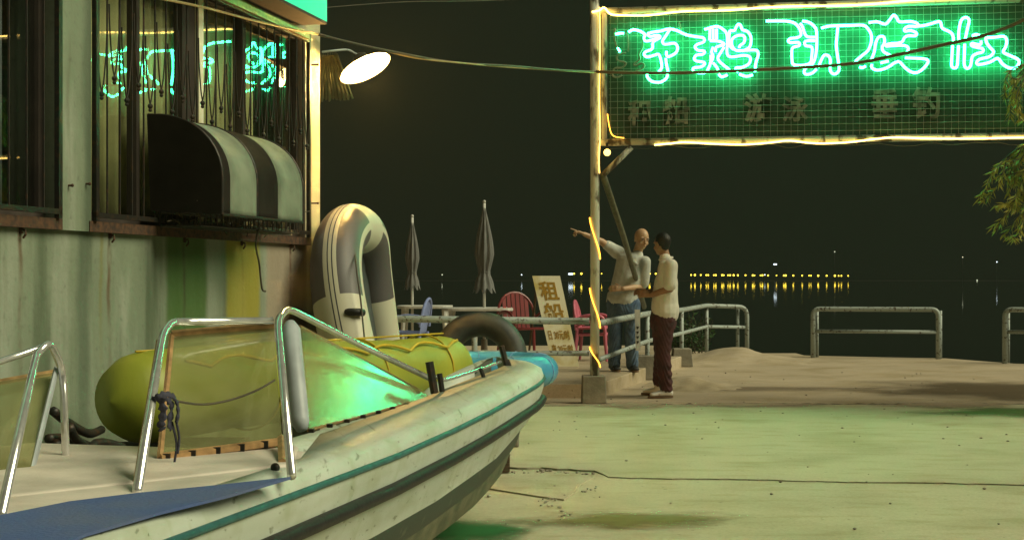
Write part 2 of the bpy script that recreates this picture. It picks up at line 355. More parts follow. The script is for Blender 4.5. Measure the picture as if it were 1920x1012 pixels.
# ------------------------------------------------------------------ GROUND, QUAY, WATER
def ground_material(name, c1, c2, streak=(1, 1, 1)):
    m, N, L, B = newmat(name)
    tc = N.new('ShaderNodeTexCoord')
    def noise(sc, st, det=7):
        mp = N.new('ShaderNodeMapping'); mp.inputs['Scale'].default_value = st; L.new(tc.outputs['Object'], mp.inputs['Vector'])
        n = N.new('ShaderNodeTexNoise'); n.inputs['Scale'].default_value = sc; n.inputs['Detail'].default_value = det; L.new(mp.outputs[0], n.inputs['Vector']); return n.outputs['Fac']
    r = N.new('ShaderNodeValToRGB'); r.color_ramp.elements[0].position = 0.3; r.color_ramp.elements[1].position = 0.7
    r.color_ramp.elements[0].color = rgba(c2); r.color_ramp.elements[1].color = rgba(c1); L.new(noise(0.9, streak), r.inputs[0])
    r2 = N.new('ShaderNodeValToRGB'); r2.color_ramp.elements[0].position = 0.33; r2.color_ramp.elements[1].position = 0.52
    r2.color_ramp.elements[0].color = (0.80, 0.78, 0.70, 1); r2.color_ramp.elements[1].color = (1, 1, 1, 1); L.new(noise(1.3, (1, 1, 1)), r2.inputs[0])
    r3 = N.new('ShaderNodeValToRGB'); r3.color_ramp.elements[0].position = 0.22; r3.color_ramp.elements[1].position = 0.30
    r3.color_ramp.elements[0].color = (0.35, 0.33, 0.28, 1); r3.color_ramp.elements[1].color = (1, 1, 1, 1); L.new(noise(22, (1, 1, 1), 2), r3.inputs[0])
    r4 = N.new('ShaderNodeValToRGB'); r4.color_ramp.elements[0].position = 0.30; r4.color_ramp.elements[1].position = 0.62
    r4.color_ramp.elements[0].color = (0.87, 0.87, 0.85, 1); r4.color_ramp.elements[1].color = (1.04, 1.04, 1.03, 1); L.new(noise(55, (1, 1, 1), 8), r4.inputs[0])
    r5 = N.new('ShaderNodeValToRGB'); r5.color_ramp.elements[0].position = 0.36; r5.color_ramp.elements[1].position = 0.46
    r5.color_ramp.elements[0].color = (0.88, 0.86, 0.78, 1); r5.color_ramp.elements[1].color = (1, 1, 1, 1); L.new(noise(5.5, (0.5, 1.3, 1), 9), r5.inputs[0])
    def mulc(a, b):
        x = N.new('ShaderNodeMix'); x.data_type = 'RGBA'; x.blend_type = 'MULTIPLY'; x.inputs[0].default_value = 1; L.new(a, x.inputs[6]); L.new(b, x.inputs[7]); return x.outputs[2]
    L.new(mulc(mulc(mulc(mulc(r.outputs[0], r2.outputs[0]), r3.outputs[0]), r4.outputs[0]), r5.outputs[0]), B.inputs['Base Color'])
    rr = N.new('ShaderNodeMapRange'); L.new(noise(1.5, (1, 1, 1)), rr.inputs[0]); rr.inputs[3].default_value = 0.45; rr.inputs[4].default_value = 0.9
    L.new(rr.outputs[0], B.inputs['Roughness'])
    bp = N.new('ShaderNodeBump'); bp.inputs['Strength'].default_value = 0.25; bp.inputs['Distance'].default_value = 0.01
    L.new(noise(14, (1, 1, 1)), bp.inputs['Height']); L.new(bp.outputs[0], B.inputs['Normal'])
    return m
M['slab'] = ground_material('worn_concrete_slab', (0.485, 0.45, 0.31), (0.43, 0.40, 0.275))
M['earth'] = ground_material('trodden_sandy_concrete', (0.49, 0.40, 0.29), (0.40, 0.33, 0.24), (0.8, 1.0, 1))
M['crack'] = mat('crack_dirt', (0.05, 0.035, 0.025), 0.95, var=0.5, scale=20)
M['mud'] = mat('damp_mud', (0.10, 0.07, 0.035), 0.7, var=0.4, scale=3, bump=0.3, bscale=12)

EDGE = 14.58
shore = [(-9, 23.6), (2.6, 24.6), (3.0, 25.2), (3.9, 24.6), (4.9, 23.7), (6.0, 23.2), (6.9, 22.9), (7.5, 21.5), (9, 20.6), (16, 18.5)]
m = MB(); m.prism([(-14, EDGE), (16, EDGE)]+[(x, y) for x, y in reversed(shore)]+[(-14, 23.6)], -1.6, -0.004)
tag(m.build('quay_ground', M['earth']), kind='structure')
# near concrete slabs, with the crack left as a real gap
crk = [(-8, 10.10), (-0.6, 9.95), (0.10, 9.62), (0.20, 9.66), (0.30, 9.58), (0.38, 9.60), (0.46, 9.53), (0.55, 9.50), (0.60, 9.35), (0.62, 9.24), (0.9, 9.18), (1.5, 9.13), (2.1, 9.02), (2.7, 8.97), (3.3, 8.86), (4.5, 8.72), (9, 8.3), (14, 7.9)]
rnd = random.Random(3)
crk2 = []
for i in range(len(crk)-1):
    n = max(1, int(abs(crk[i+1][0]-crk[i][0])/0.06)) if -0.7 < crk[i][0] < 4.6 else 1
    for k in range(n):
        t = k/n; crk2.append((crk[i][0]*(1-t)+crk[i+1][0]*t, crk[i][1]*(1-t)+crk[i+1][1]*t+rnd.uniform(-.012, .012)))
crk2.append(crk[-1])
gap = lambda x: (0.055+0.03*rnd.random() if x < 0.6 else 0.016+0.012*rnd.random())
m = MB(); m.prism([(-14, EDGE-0.004)]+[(x, y+gap(x)) for x, y in crk2]+[(14, EDGE-0.004)], -0.5, 0.0); tag(m.build('concrete_slab', M['slab']), kind='structure')
m = MB(); m.prism([(-14, -6)]+[(14, -6)]+[(x, y) for x, y in reversed(crk2)]+[(-14, 10.1)], -0.5, -0.006); tag(m.build('concrete_slab_near', M['slab']), kind='structure')
m = MB(); m.box((0, 8, -0.56), (30, 12.9, 0.06)); tag(m.build('subsoil', M['crack']), kind='structure')
# broken corner of the slab: flakes and rubble
m = MB(); rnd = random.Random(11)
for i in range(30):
    t = rnd.random(); x = -0.05+0.62*t+rnd.uniform(-.03, .03); y = 9.58+rnd.uniform(-.14, .03)-0.12*t
    s = rnd.uniform(.003, .016)*rnd.choice((1, 1, 1.6))
    m.ball((x, y, s*0.2), s, 5, 3, (rnd.uniform(.6, 1.8), 1, .5), Matrix.Rotation(rnd.uniform(0, 3), 3, 'Z'))
for i in range(40):
    t = rnd.random(); x = 0.42-0.28*t+rnd.uniform(-.06, .06)+0.1*math.sin(t*9); y = 8.9-1.3*t
    s = rnd.uniform(.002, .012); m.ball((x, y, s*0.2), s, 5, 3, (rnd.uniform(.7, 1.8), 1, .5))
for i in range(170):
    x = rnd.uniform(-.2, 6); y = rnd.uniform(7.0, 20); s = rnd.uniform(.004, .014); m.ball((x, y, s*0.2), s, 5, 4, (1, 1, .6))
tag(m.build('rubble', M['concrete']), kind='stuff', label='small broken concrete crumbs scattered along the crack and slab', cat='rubble')
# thin broken flake edges ; soft patches for painted shadows and a damp mark
m = MB()
m.prism([(0.14, 9.42), (0.3, 9.46), (0.45, 9.38), (0.52, 9.2), (0.42, 8.9), (0.38, 8.6), (0.30, 8.3), (0.16, 8.42), (-0.2, 8.8), (-0.25, 9.3)], -0.004, 0.004)
tag(m.build('concrete_patch', M['slab']), kind='structure')
def soft_patch(name, cx, cy, rx, ry, z, col, rough, k, mt_name):
    m_, N, L, B = newmat(mt_name); B.inputs['Base Color'].default_value = rgba(col); B.inputs['Roughness'].default_value = rough
    tc = N.new('ShaderNodeTexCoord'); mp = N.new('ShaderNodeMapping'); mp.vector_type = 'POINT'
    mp.inputs['Location'].default_value = (-cx/rx, -cy/ry, 0); mp.inputs['Scale'].default_value = (1/rx, 1/ry, 0)
    L.new(tc.outputs['Object'], mp.inputs[0]); ln_ = N.new('ShaderNodeVectorMath'); ln_.operation = 'LENGTH'; L.new(mp.outputs[0], ln_.inputs[0])
    nz = N.new('ShaderNodeTexNoise'); nz.inputs['Scale'].default_value = 2.2; nz.inputs['Detail'].default_value = 7; L.new(mp.outputs[0], nz.inputs['Vector'])
    ad = N.new('ShaderNodeMath'); ad.operation = 'MULTIPLY_ADD'; ad.inputs[1].default_value = 1.1; L.new(nz.outputs['Fac'], ad.inputs[0]); L.new(ln_.outputs['Value'], ad.inputs[2])
    mr = N.new('ShaderNodeMapRange'); mr.interpolation_type = 'SMOOTHSTEP'; mr.inputs[1].default_value = .75; mr.inputs[2].default_value = 1.4; mr.inputs[3].default_value = k; mr.inputs[4].default_value = 0; L.new(ad.outputs[0], mr.inputs[0])
    L.new(mr.outputs[0], B.inputs['Alpha'])
    m = MB(); m.add([(cx-rx, cy-ry, z), (cx+rx, cy-ry, z), (cx+rx, cy+ry, z), (cx-rx, cy+ry, z)], [(0, 1, 2, 3)]); tag(m.build(name, m_), kind='structure')
soft_patch('shadow_patch', 5.6, 16.4, 2.3, 2.0, 0.004, (0.075, 0.05, 0.02), .8, .92, 'painted_shadow_film')  # cast shadow at far right, painted in as a dark film
soft_patch('shadow_streak', 2.9, 16.6, 2.4, .55, 0.002, (0.16, 0.12, 0.075), .8, .5, 'shadow_streak_film')  # dark shadow streak behind the gate, painted on the ground
soft_patch('green_shadow_patch', 4.9, 13.7, 1.6, .75, 0.004, (0.05, 0.13, 0.02), .8, .8, 'green_shadow_film')  # shadow left green by the neon, painted onto the slab
soft_patch('boat_shadow_patch', -0.22, 7.25, .55, .55, 0.004, (0.02, 0.12, 0.03), .5, .95, 'boat_shadow_film')  # green neon light in the boat's shadow, put in as colour
soft_patch('damp_patch', 0.65, 7.6, .85, .38, 0.006, (0.17, 0.15, 0.03), .6, .8, 'damp_film')
m = MB(); rnd = random.Random(5)
pts_ = []
for k in range(160):
    x = -.6+k*.05; pts_.append((x, EDGE+.02*math.sin(x*3.1)+.012*math.sin(x*11)+rnd.uniform(-.006, .006), -.001+rnd.uniform(-.006, .003)))
m.tube(pts_, [rnd.uniform(.003, .011) for _ in pts_], 5)
tag(m.build('slab_joint_soil', M['crack']), kind='structure')
for i_, (x_, rx_) in enumerate(((0.3, .9), (2.4, 1.3), (4.4, 1.1), (1.2, .6))):
    soft_patch('sand_film', x_, EDGE-.12, rx_, .30+.1*i_, 0.006+.001*i_, (0.36, 0.29, 0.20), .9, .8, 'sand_film')
# sand mound by the rail
def mound(cx, cy, rx, ry, h, name, mt):
    vs = []; fs = []; nx, ny = 46, 20; rnd = random.Random(2)
    for j in range(ny+1):
        for i in range(nx+1):
            u = -1+2*i/nx; v = -1+2*j/ny; r = min(1, math.hypot(u, v)); z = h*(0.5+0.5*math.cos(math.pi*r))*(1+0.35*math.sin(5*u+2)*math.cos(4*v))
            z += 0.012*math.sin(17*u+3*v)*math.cos(11*v) if r < 0.95 else 0
            vs.append((cx+u*rx, cy+v*ry, max(-0.02, z-0.012)))
    for j in range(ny):
        for i in range(nx): a = j*(nx+1)+i; fs.append((a, a+1, a+nx+2, a+nx+1))
    m = MB(); m.add(vs, fs); return tag(m.build(name, mt, smooth=True), kind='structure')
mound(3.55, 22.6, 1.3, 2.0, 0.15, 'sand_mound', M['earth'])
mound(2.1, 17.0, 0.75, 1.0, 0.10, 'earth_mound', M['earth'])
# terrace behind the rail
m = MB(); m.prism([(-14, 15.35), (0.75, 15.35), (1.0, 15.6), (1.75, 18.3), (2.5, 20.9), (2.55, 24.0), (-14, 23.3)], -0.3, 0.15)
tag(m.build('terrace', M['earth'], bevel=0.012), kind='structure')
# water
def water_mat():
    m, N, L, B = newmat('lake_water')
    B.inputs['Base Color'].default_value = (0.006, 0.009, 0.006, 1); B.inputs['Roughness'].default_value = 0.03
    B.inputs['IOR'].default_value = 1.33
    tc = N.new('ShaderNodeTexCoord'); n = N.new('ShaderNodeTexNoise'); n.inputs['Scale'].default_value = 0.9; n.inputs['Detail'].default_value = 3
    mp = N.new('ShaderNodeMapping'); mp.inputs['Scale'].default_value = (0.35, 1, 1); L.new(tc.outputs['Object'], mp.inputs[0]); L.new(mp.outputs[0], n.inputs['Vector'])
    bp = N.new('ShaderNodeBump'); bp.inputs['Strength'].default_value = 0.05; bp.inputs['Distance'].default_value = 0.03
    L.new(n.outputs['Fac'], bp.inputs['Height']); L.new(bp.outputs[0], B.inputs['Normal']); return m
m = MB(); m.add([(-3000, 17, -1.0), (3000, 17, -1.0), (3000, 4500, -1.0), (-3000, 4500, -1.0)], [(0, 1, 2, 3)])
tag(m.build('water', water_mat()), kind='structure')
# far bank and its lamps
m = MB(); m.prism([(-900, 1006), (900, 1006), (900, 1040), (-900, 1040)], -1.2, -.9); tag(m.build('far_shore', M['dark']), kind='structure')
DF = 1000.0
def far_lamp(px, py, r, mt, name, label, cat, group, d=DF):
    p = P(px, py, d); m = MB(); m.ball(p, r, 8, 6); m.tube([(p.x, p.y, -1), (p.x, p.y, p.z-r)], 0.08, 5)
    m.m = [0]*48+[1]*(len(m.f)-48)
    return tag(m.build(name, [mt, M['blackmetal']], smooth=True), label, cat, group)
zx = [40, 58, 86, 112, 121, 148, 157, 187, 195, 215, 225, 242, 262, 298, 333, 341, 369, 378, 405, 445, 480, 488, 525, 567, 600, 609, 643, 683, 722, 740, 753, 785]
for i, z in enumerate(zx):
    far_lamp(1280+z/2.53, 515.3+1.7*z/785, rnd.uniform(.42, .68), M['farlamp'], 'far_street_lamp', 'tiny yellow street lamp glowing in the row along the far shore', 'street lamp', 'yellow lamps along the far shore')
for px, r, lb in ((1090, .7, 'larger yellow far lamp just left of the gate post'), (1218, .7, 'yellow far lamp touching the bald man\'s shoulder'), (1229.5, .6, 'yellow far lamp in the gap close to the man in cream shirt'), (1076.5, .55, 'small yellow far lamp beside the bluish light panel'), (1128, .4, 'faint far lamp between the gate post and the bald man')):
    far_lamp(px, 513, r, M['farlamp'], 'far_street_lamp', lb, 'street lamp', 'yellow lamps behind the men')
m = MB(); p = P(1070, 513.5, DF); m.box(p, (3.2, .4, 1.2)); m.mi = 1; m.box((p.x, p.y, (p.z-1)/2-.5), (.15, .15, p.z+1)); tag(m.build('far_light_panel', [M['farwhite'], M['blackmetal']]), 'bluish white light panel on the far shore, left of the gate post', 'light')
m = MB(); p = P(1453.5, 495.5, DF); m.box(p, (2.2, .4, 1.0)); m.mi = 1; m.box((p.x, p.y, (p.z-1)/2-.5), (.15, .15, p.z+1)); tag(m.build('far_light_panel', [M['farwhite'], M['blackmetal']]), 'small white light standing above the row of yellow lamps', 'light')
for px, py, lb in ((978, 515, 'left of the rental board'), (829, 515, 'between the two closed parasols'), (1565, 472, 'high on the hill above the yellow row'), (1805, 482, 'left one of the pair at far right'), (1869, 491, 'bluish one at far right'), (1832, 525, 'low at the waterline at far right'), (1434, 515, 'white among the yellow row')):
    far_lamp(px, py, .42, M['farwhite'] if px in (978, 1869, 1434) else M['fardim'], 'distant_lamp', 'faint distant lamp, '+lb, 'lamp', None)

# ------------------------------------------------------------------ BUILDING (left)
C0 = Vector((-1.32, 9.9, 0)); TS = Vector((-0.215, -0.9766, 0)); NN = Vector((0.9766, -0.215, 0))
def W(s, z, off=0.0): return C0+TS*s+NN*off+Vector((0, 0, z))
def s_at(px, off=0.0):
    k = (px-960)/F; return (k*(C0.y+off*NN.y)-C0.x-off*NN.x)/(TS.x-k*TS.y)
def z_at(px, py, off=0.0):
    s = s_at(px, off); d = W(s, 0, off).y; return H+(HY-py)/F*d
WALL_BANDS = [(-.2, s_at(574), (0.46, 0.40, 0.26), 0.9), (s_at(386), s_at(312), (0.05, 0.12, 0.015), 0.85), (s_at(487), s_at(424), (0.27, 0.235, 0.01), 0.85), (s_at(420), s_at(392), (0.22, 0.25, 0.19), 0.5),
              (s_at(575), s_at(500), (0.30, 0.23, 0.17), 0.75), (s_at(168), s_at(146), (0.055, 0.08, 0.05), 0.6)]  # pinkish band near the corner paints in the lamp's warm light
WALL_DRIPS = [(s_at(38), (0.10, 0.05, 0.02), 0.8), (s_at(205), (0.10, 0.04, 0.015), 0.9), (s_at(345), (0.04, 0.02, 0.01), .7), (s_at(545), (0.12, 0.05, 0.02), .9), (s_at(455), (0.2, 0.16, 0.02), .7), (s_at(190), (0.17, 0.16, 0.04), .6)]
M['wall'] = wall_material()
bld = thing('lakeside_building', W(0, 0), 'pale plastered building with barred windows and green fascia, left edge', 'building', rz=math.atan2(TS.y, TS.x))
def wbox(mb, s0, s1, z0, z1, o0, o1):
    b = [W(s0, z0, o0), W(s1, z0, o0), W(s1, z0, o1), W(s0, z0, o1)]; t = [W(s0, z1, o0), W(s1, z1, o0), W(s1, z1, o1), W(s0, z1, o1)]
    return mb.hexa(b, t)
SA, SB = s_at(572), s_at(160)      # main window
SC, SD = s_at(100), s_at(100)+1.7  # second window
ZS, ZH = 1.545, 2.90
m = MB(); TH = 0.22
wbox(m, 0, 9.0, -0.1, ZS-0.05, -TH, 0); wbox(m, 0, SA, ZS-0.05, 3.6, -TH, 0)
wbox(m, SB, SC, ZS-0.05, 3.6, -TH, 0.03); wbox(m, SD, 9.0, ZS-0.05, 3.6, -TH, 0)
wbox(m, SA, SB, ZH, 3.6, -TH, 0); wbox(m, SC, SD, ZH, 3.6, -TH, 0)
wall = m.build('wall', M['wall'], bld)
m = MB(); wbox(m, 0, 9, -0.1, 3.6, -5, -4.8); wbox(m, 0, 0.2, -0.1, 3.6, -4.8, -TH); wbox(m, 8.8, 9, -0.1, 3.6, -4.8, -TH); wbox(m, 0.2, 8.8, 0.0, 0.1, -4.8, -TH)
m.build('rear_wall', M['room'], bld)
m = MB(); wbox(m, -0.12, 9.1, 3.6, 3.75, -5.1, 0.25); m.build('roof', M['dark'], bld)
m = MB(); wbox(m, SA-0.03, SB+0.02, ZS-0.05, ZS, -TH, 0.035); wbox(m, SC-0.02, SD, ZS-0.05, ZS, -TH, 0.035); m.build('window_sill', M['rust'], bld)
# green fascia, glowing in place of the neon light it catches
s613, s0b = s_at(613, 0.2), s_at(420, 0.2)+1.5
m = MB(); wbox(m, s613, s0b+3, 2.955, 3.55, 0.13, 0.2); fb = m.build('glowing_fascia', M['fasciaglow'], bld)
m = MB(); wbox(m, s613+0.02, s0b+3, 2.935, 2.952, 0.0, 0.205); wbox(m, s613+0.02, s0b+3, 2.952, 3.5, 0.004, 0.125); m.build('soffit', M['dark'], bld)
m = MB(); wbox(m, SA+0.1, SB, 2.85, 2.89, 0.02, 0.07); m.build('head_rail', M['bronze'], bld)

def curtain(s0, s1, off, z0, z1, name, mt, amp=0.02, wl=0.11, parent=bld):
    vs = []; fs = []; n = int((s1-s0)/0.012)
    for i in range(n+1):
        s = s0+(s1-s0)*i/n; o = off+amp*math.sin(2*math.pi*s/wl)+0.4*amp*math.sin(2*math.pi*s/(wl*2.7)+1)
        vs += [W(s, z0, o), W(s, z1, o*1.0)]
    for i in range(n): fs.append((2*i, 2*i+2, 2*i+3, 2*i+1))
    m = MB(); m.add(vs, fs); o = m.build(name, mt, parent, smooth=True)
    sm = o.modifiers.new('thickness', 'SOLIDIFY'); sm.thickness = 0.003
    return o
def window(s0, s1, mull, parent, glass_tilt, frame_m, bars=True):
    wt = bpy.data.objects.new('window', None); COL.objects.link(wt); wt.parent = parent
    mf = MB()
    for a, b in ((s0, s0+0.04), (s1-0.04, s1)): wbox(mf, a, b, ZS, ZH, -0.10, -0.05)
    wbox(mf, s0+0.04, s1-0.04, ZS, ZS+0.05, -0.10, -0.05); wbox(mf, s0+0.04, s1-0.04, ZH-0.04, ZH, -0.10, -0.05)
    for a, b in mull: wbox(mf, a, b, ZS+0.05, ZH-0.04, -0.10, -0.045)
    mf.build('window_frame', frame_m, wt)
    edges = [s0+0.04]+[v for ab in mull for v in ab]+[s1-0.04]
    for i in range(0, len(edges), 2):
        a, b = edges[i], edges[i+1]
        dz, ds = glass_tilt[i//2] if i//2 < len(glass_tilt) else (0, 0); ds = ds*(b-a)/2
        g = MB(); o = -0.07
        b4 = [W(a, ZS+0.05, o-ds), W(b, ZS+0.05, o+ds), W(b, ZS+0.05, o+ds-0.004), W(a, ZS+0.05, o-ds-0.004)]
        t4 = [W(a, ZH-0.04, o-ds+dz), W(b, ZH-0.04, o+ds+dz), W(b, ZH-0.04, o+ds+dz-0.004), W(a, ZH-0.04, o-ds+dz-0.004)]
        g.hexa(b4, t4); g.build('pane', M['glass'], wt)
    return wt
mulls = [(s_at(474), s_at(466)), (s_at(390), s_at(356)), (s_at(277), s_at(271))]
win = window(SA, SB, mulls, bld, [(0, -.0030), (0, -.0025), (0, -.0020), (0, -.0022)], M['dark'])
m = MB(); wbox(m, s_at(388), s_at(379), ZS, ZH-.04, -.044, -.02); m.build('window_jamb', M['boardyel'], win)
win2 = window(SC, SD, [(SC+0.55, SC+0.62)], bld, [(0, 0), (0, 0)], M['dark'])
curtain(s_at(512), s_at(385), -0.135, ZS, ZH, 'curtain', M['curtain'], 0.018, 0.10)
curtain(s_at(368), s_at(160), -0.14, ZS, ZH, 'curtain', M['curtain'], 0.022, 0.125)
curtain(s_at(85), s_at(85)+0.35, -0.22, ZS, ZH, 'curtain', M['curtaingrey'], 0.022, 0.10)

def grille(s0, s1, name, label, step, orn=True):
    t = thing(name, W(s0, ZS, 0.05), label, 'window grille')
    fr = MB()
    for z in (ZS+0.03, ZH-0.05): wbox(fr, s0, s1, z-0.012, z+0.012, 0.028, 0.052)
    wbox(fr, s0, s0+0.03, ZS, ZH, 0.028, 0.052); wbox(fr, s1-0.03, s1, ZS, ZH, 0.028, 0.052)
    fr.build('grille_frame', M['blackmetal'], t)
    br = MB(); n = int((s1-s0)/step)
    for i in range(1, n):
        s = s0+(s1-s0)*i/n; br.tube([W(s, ZS+0.03, 0.04), W(s, ZH-0.05, 0.04)], 0.005, 6)
    br.build('bars', M['blackmetal'], t)
    if orn:
        for i in range(0, n):
            om = MB()
            s = s0+(s1-s0)*(i+0.5)/n; zc = 2.16+0.09*(i % 2)
            for sg in (-1, 1):
                om.tube(smooth_path([W(s+sg*0.052, zc+0.34, 0.045), W(s+sg*0.046, zc+0.22, 0.045), W(s+sg*0.022, zc+0.06, 0.045), W(s, zc, 0.045)], 3), 0.004, 5)
            om.ball(W(s, zc-0.01, 0.045), 0.014, 8, 6); om.ball(W(s, zc-0.03, 0.045), 0.010, 8, 6)
            om.build('ornament', M['blackmetal'], t)
    return t
grille(SA+0.02, SB-0.01, 'window_grille', 'black iron grille with ornaments over the window showing green neon reflections', 0.125)
grille(SC+0.01, SD-0.02, 'window_grille', 'plain black bars over the dark window at the left edge', 0.13, False)

# barrel awning on the window
sN = s_at(277); PO = 0.41; ZT, ZB = 2.115, 1.60
sF = s_at(568, PO)
def prof(k, n=16):      # 0..1 along the hood section, wall top -> outer bottom
    if k < 0.72:
        a = k/0.72*math.pi/2; return PO*math.sin(a)**0.86, ZT-0.33*(1-math.cos(a))**1.0
    return PO+0.0*k, ZT-0.33-(k-0.72)/0.28*(ZT-0.33-ZB)
aw = thing('barrel_awning', W((sN+sF)/2, 1.6, 0.2), 'rounded black and white striped awning hood over the barred window', 'awning')
def stripe(s0, s1, mt, name, lab=None):
    vs = []; fs = []; n = 20; q = 6
    for j in range(q+1):
        s = s0+(s1-s0)*j/q
        for i in range(n+1):
            o, z = prof(i/n); sag = 0.008*math.sin(math.pi*(j/q))*math.sin(math.pi*i/n)
            vs.append(W(s, z-sag, o-sag))
    for j in range(q):
        for i in range(n): a = j*(n+1)+i; fs.append((a, a+1, a+n+2, a+n+1))
    m = MB(); m.add(vs, fs); o = m.build(name, mt, aw, smooth=True)
    sm = o.modifiers.new('t', 'SOLIDIFY'); sm.thickness = 0.006
    if lab: o['label'] = lab
st = [sN+0.0, s_at(420, PO)*0+sN-0.10, s_at(482, PO), s_at(521, PO), sF]
stripe(sN, st[1], M['awnblack'], 'fabric_stripe', 'narrow black stripe'); stripe(st[1], st[2], M['awnwhite'], 'fabric_stripe', 'wide dirty white stripe')
stripe(st[2], st[3], M['awnblack'], 'fabric_stripe', 'middle black stripe'); stripe(st[3], st[4], M['awnwhite'], 'fabric_stripe', 'far white stripe')
m = MB(); n = 20
poly = [prof(i/n) for i in range(n+1)]+[(0.02, ZB+0.02)]
for ss in (sN+0.004, sF-0.004):
    a = [W(ss, z, o) for o, z in poly]; b = [W(ss+0.006, z, o) for o, z in poly]; k = len(poly)
    m = MB(); m.add(a+b, [tuple(range(k)), tuple(reversed(range(k, 2*k)))]+[(i, (i+1) % k, k+(i+1) % k, k+i) for i in range(k)])
    m.build('side_panel', M['awnblack'], aw)
m = MB()
for ss in (sN, st[2], sF): m.tube([W(ss, z, o) for o, z in [prof(i/14) for i in range(15)]], 0.007, 6)
m.tube([W(sN, ZB, PO), W(sF, ZB, PO)], 0.008, 6); m.build('awning_frame', M['blackmetal'], aw)
# cage basket below it, with dry twigs
cg = thing('window_cage', W(sN, ZS, 0.1), 'dark wire basket under the striped awning holding dry twigs', 'basket')
m = MB(); rnd = random.Random(9)
s1c, s0c = sN-0.02, s_at(560, 0.28)
for o in (0.06, 0.17, 0.28):
    for z in (ZS-0.0, ZS+0.07, ZS+0.15): m.tube([W(s0c, z, o), W(s1c, z, o)], 0.006, 5)
k = int((s1c-s0c)/0.07)
for i in range(k+1):
    s = s0c+(s1c-s0c)*i/k; m.tube([W(s, ZS+0.15, 0.05), W(s, ZS, 0.06), W(s, ZS, 0.28), W(s, ZS+0.16, 0.28)], 0.005, 5)
m.build('basket_wire', M['blackmetal'], cg)
m = MB()
for i in range(90):
    s = rnd.uniform(s0c, s1c); o = rnd.uniform(.08, .27); z = ZS+rnd.uniform(.0, .14)
    p = W(s, z, o); q = p+Vector((rnd.uniform(-.08, .08), rnd.uniform(-.12, .12), rnd.uniform(-.05, .08))); m.tube([p, (p+q)/2+Vector((0, 0, .02)), q], .003, 4)
m.build('twigs', M['bark'], cg)
# hanging wire, brackets
m = MB(); m.tube(smooth_path([W(s_at(488, .3), 1.55, .29), W(s_at(489, .3), 1.46, .27), W(s_at(486, .2), 1.36, .2), W(s_at(489, .2), 1.27, .2), W(s_at(492, .2), 1.21, .2), W(s_at(495, .2), 1.20, .21)], 5), 0.006, 6)
tag(m.build('hanging_cable', M['cable']), 'short black cable dangling down the wall below the awning', 'cable')
for px in (38, 205, 345, 452, 545):
    s = s_at(px); m = MB(); m.tube([W(s, 1.485, -.01), W(s, 1.485, .025), W(s+.004, 1.465, .028), W(s+.002, 1.45, .015)], .005, 6); m.box(W(s, 1.485, .003), (.018, .018, .03))
    tag(m.build('wall_hook', M['rust']), {38: 'rusty hook in the wall below the far left window', 205: 'rusty hook above the thin rust streak left of the awning', 345: 'rusty hook above the dark green moss stain', 452: 'rusty hook above the yellow stain', 545: 'rusty hook on the warm lit wall near the corner'}[px], 'hook')
for px, py, lb in ((117, 348, 'rusty pin in the pilaster, left one of two'), (150, 345, 'rusty pin in the pilaster, right one of two'), (583, 381, 'rusty pin on the lit building corner, lower one'), (583, 122, 'rusty pin on the lit building corner, upper one')):
    s = s_at(px); z = z_at(px, py); m = MB(); m.tube([W(s, z, 0), W(s, z, .05)], .005, 6); m.ball(W(s, z, .05), .008, 8, 6)
    tag(m.build('wall_pin', M['rust']), lb, 'pin')
# corrugated side awning past the corner
m = MB(); vs = []; fs = []; n = 40
tA, tB = P(603, 104, 10.05), P(632, 100, 10.05); bA, bB = P(598, 186, 10.75), P(662, 184, 10.75)
rnd = random.Random(4)
for i in range(n+1):
    t = i/n; cz = 0.012*math.sin(t*2*math.pi*9)
    vs += [tA.lerp(tB, t)+Vector((0, 0, cz)), bA.lerp(bB, t)+Vector((0, 0, cz+rnd.uniform(-.012, .012)))]
for i in range(n): fs.append((2*i, 2*i+2, 2*i+3, 2*i+1))
m.add(vs, fs); o = m.build('corrugated_awning', M['corr'], smooth=True); tag(o, 'olive corrugated sheet awning with ragged edge behind the lamp', 'awning')
sm = o.modifiers.new('t', 'SOLIDIFY'); sm.thickness = 0.006

# ------------------------------------------------------------------ WALL LAMP
lc = P(685, 128, 10.15)
lamp = thing('wall_lamp', W(0.05, lc.z+0.05, 0), 'lit warm lamp with round shade on a bent arm at the building corner', 'lamp')
ax = Vector((0.42, -0.23, -0.82)).normalized()      # shade opening direction
rot = ax.to_track_quat('Z', 'Y').to_matrix()
m = MB(); m.lathe(lc, [(0.025, -0.115), (0.05, -0.10), (0.06, -0.06), (0.11, -0.03), (0.19, 0.0), (0.193, 0.003)], 32, rot)
m.mi = 1; m.lathe(lc, [(0.190, 0.001), (0.108, -0.026), (0.056, -0.055), (0.045, -0.09), (0.0, -0.10)], 32, rot)
m.build('lamp_shade', [M['lampout'], M['lampin']], lamp, smooth=True)
m = MB(); m.ball(lc+ax*0.028, 0.034, 14, 10, (1, 1, 1.25), rot); m.tube([lc-ax*0.09, lc-ax*0.00], 0.018, 10); bulb = m.build('bulb', M['lampbulb'], lamp, smooth=True)
m = MB(); pA = P(604, 98, 9.95); m.tube(smooth_path([pA, P(630, 95, 10.0), P(652, 94, 10.1), P(664, 100, 10.15), lc-ax*0.11], 5), 0.008, 8); m.build('arm', M['pipe'], lamp)
pl = bpy.data.lights.new('lamp_light', 'POINT'); pl.energy = 130; pl.color = (1.0, 0.56, 0.16); pl.shadow_soft_size = 0.03
plo = bpy.data.objects.new('lamp_light', pl); COL.objects.link(plo); plo.location = lc+ax*0.10; 

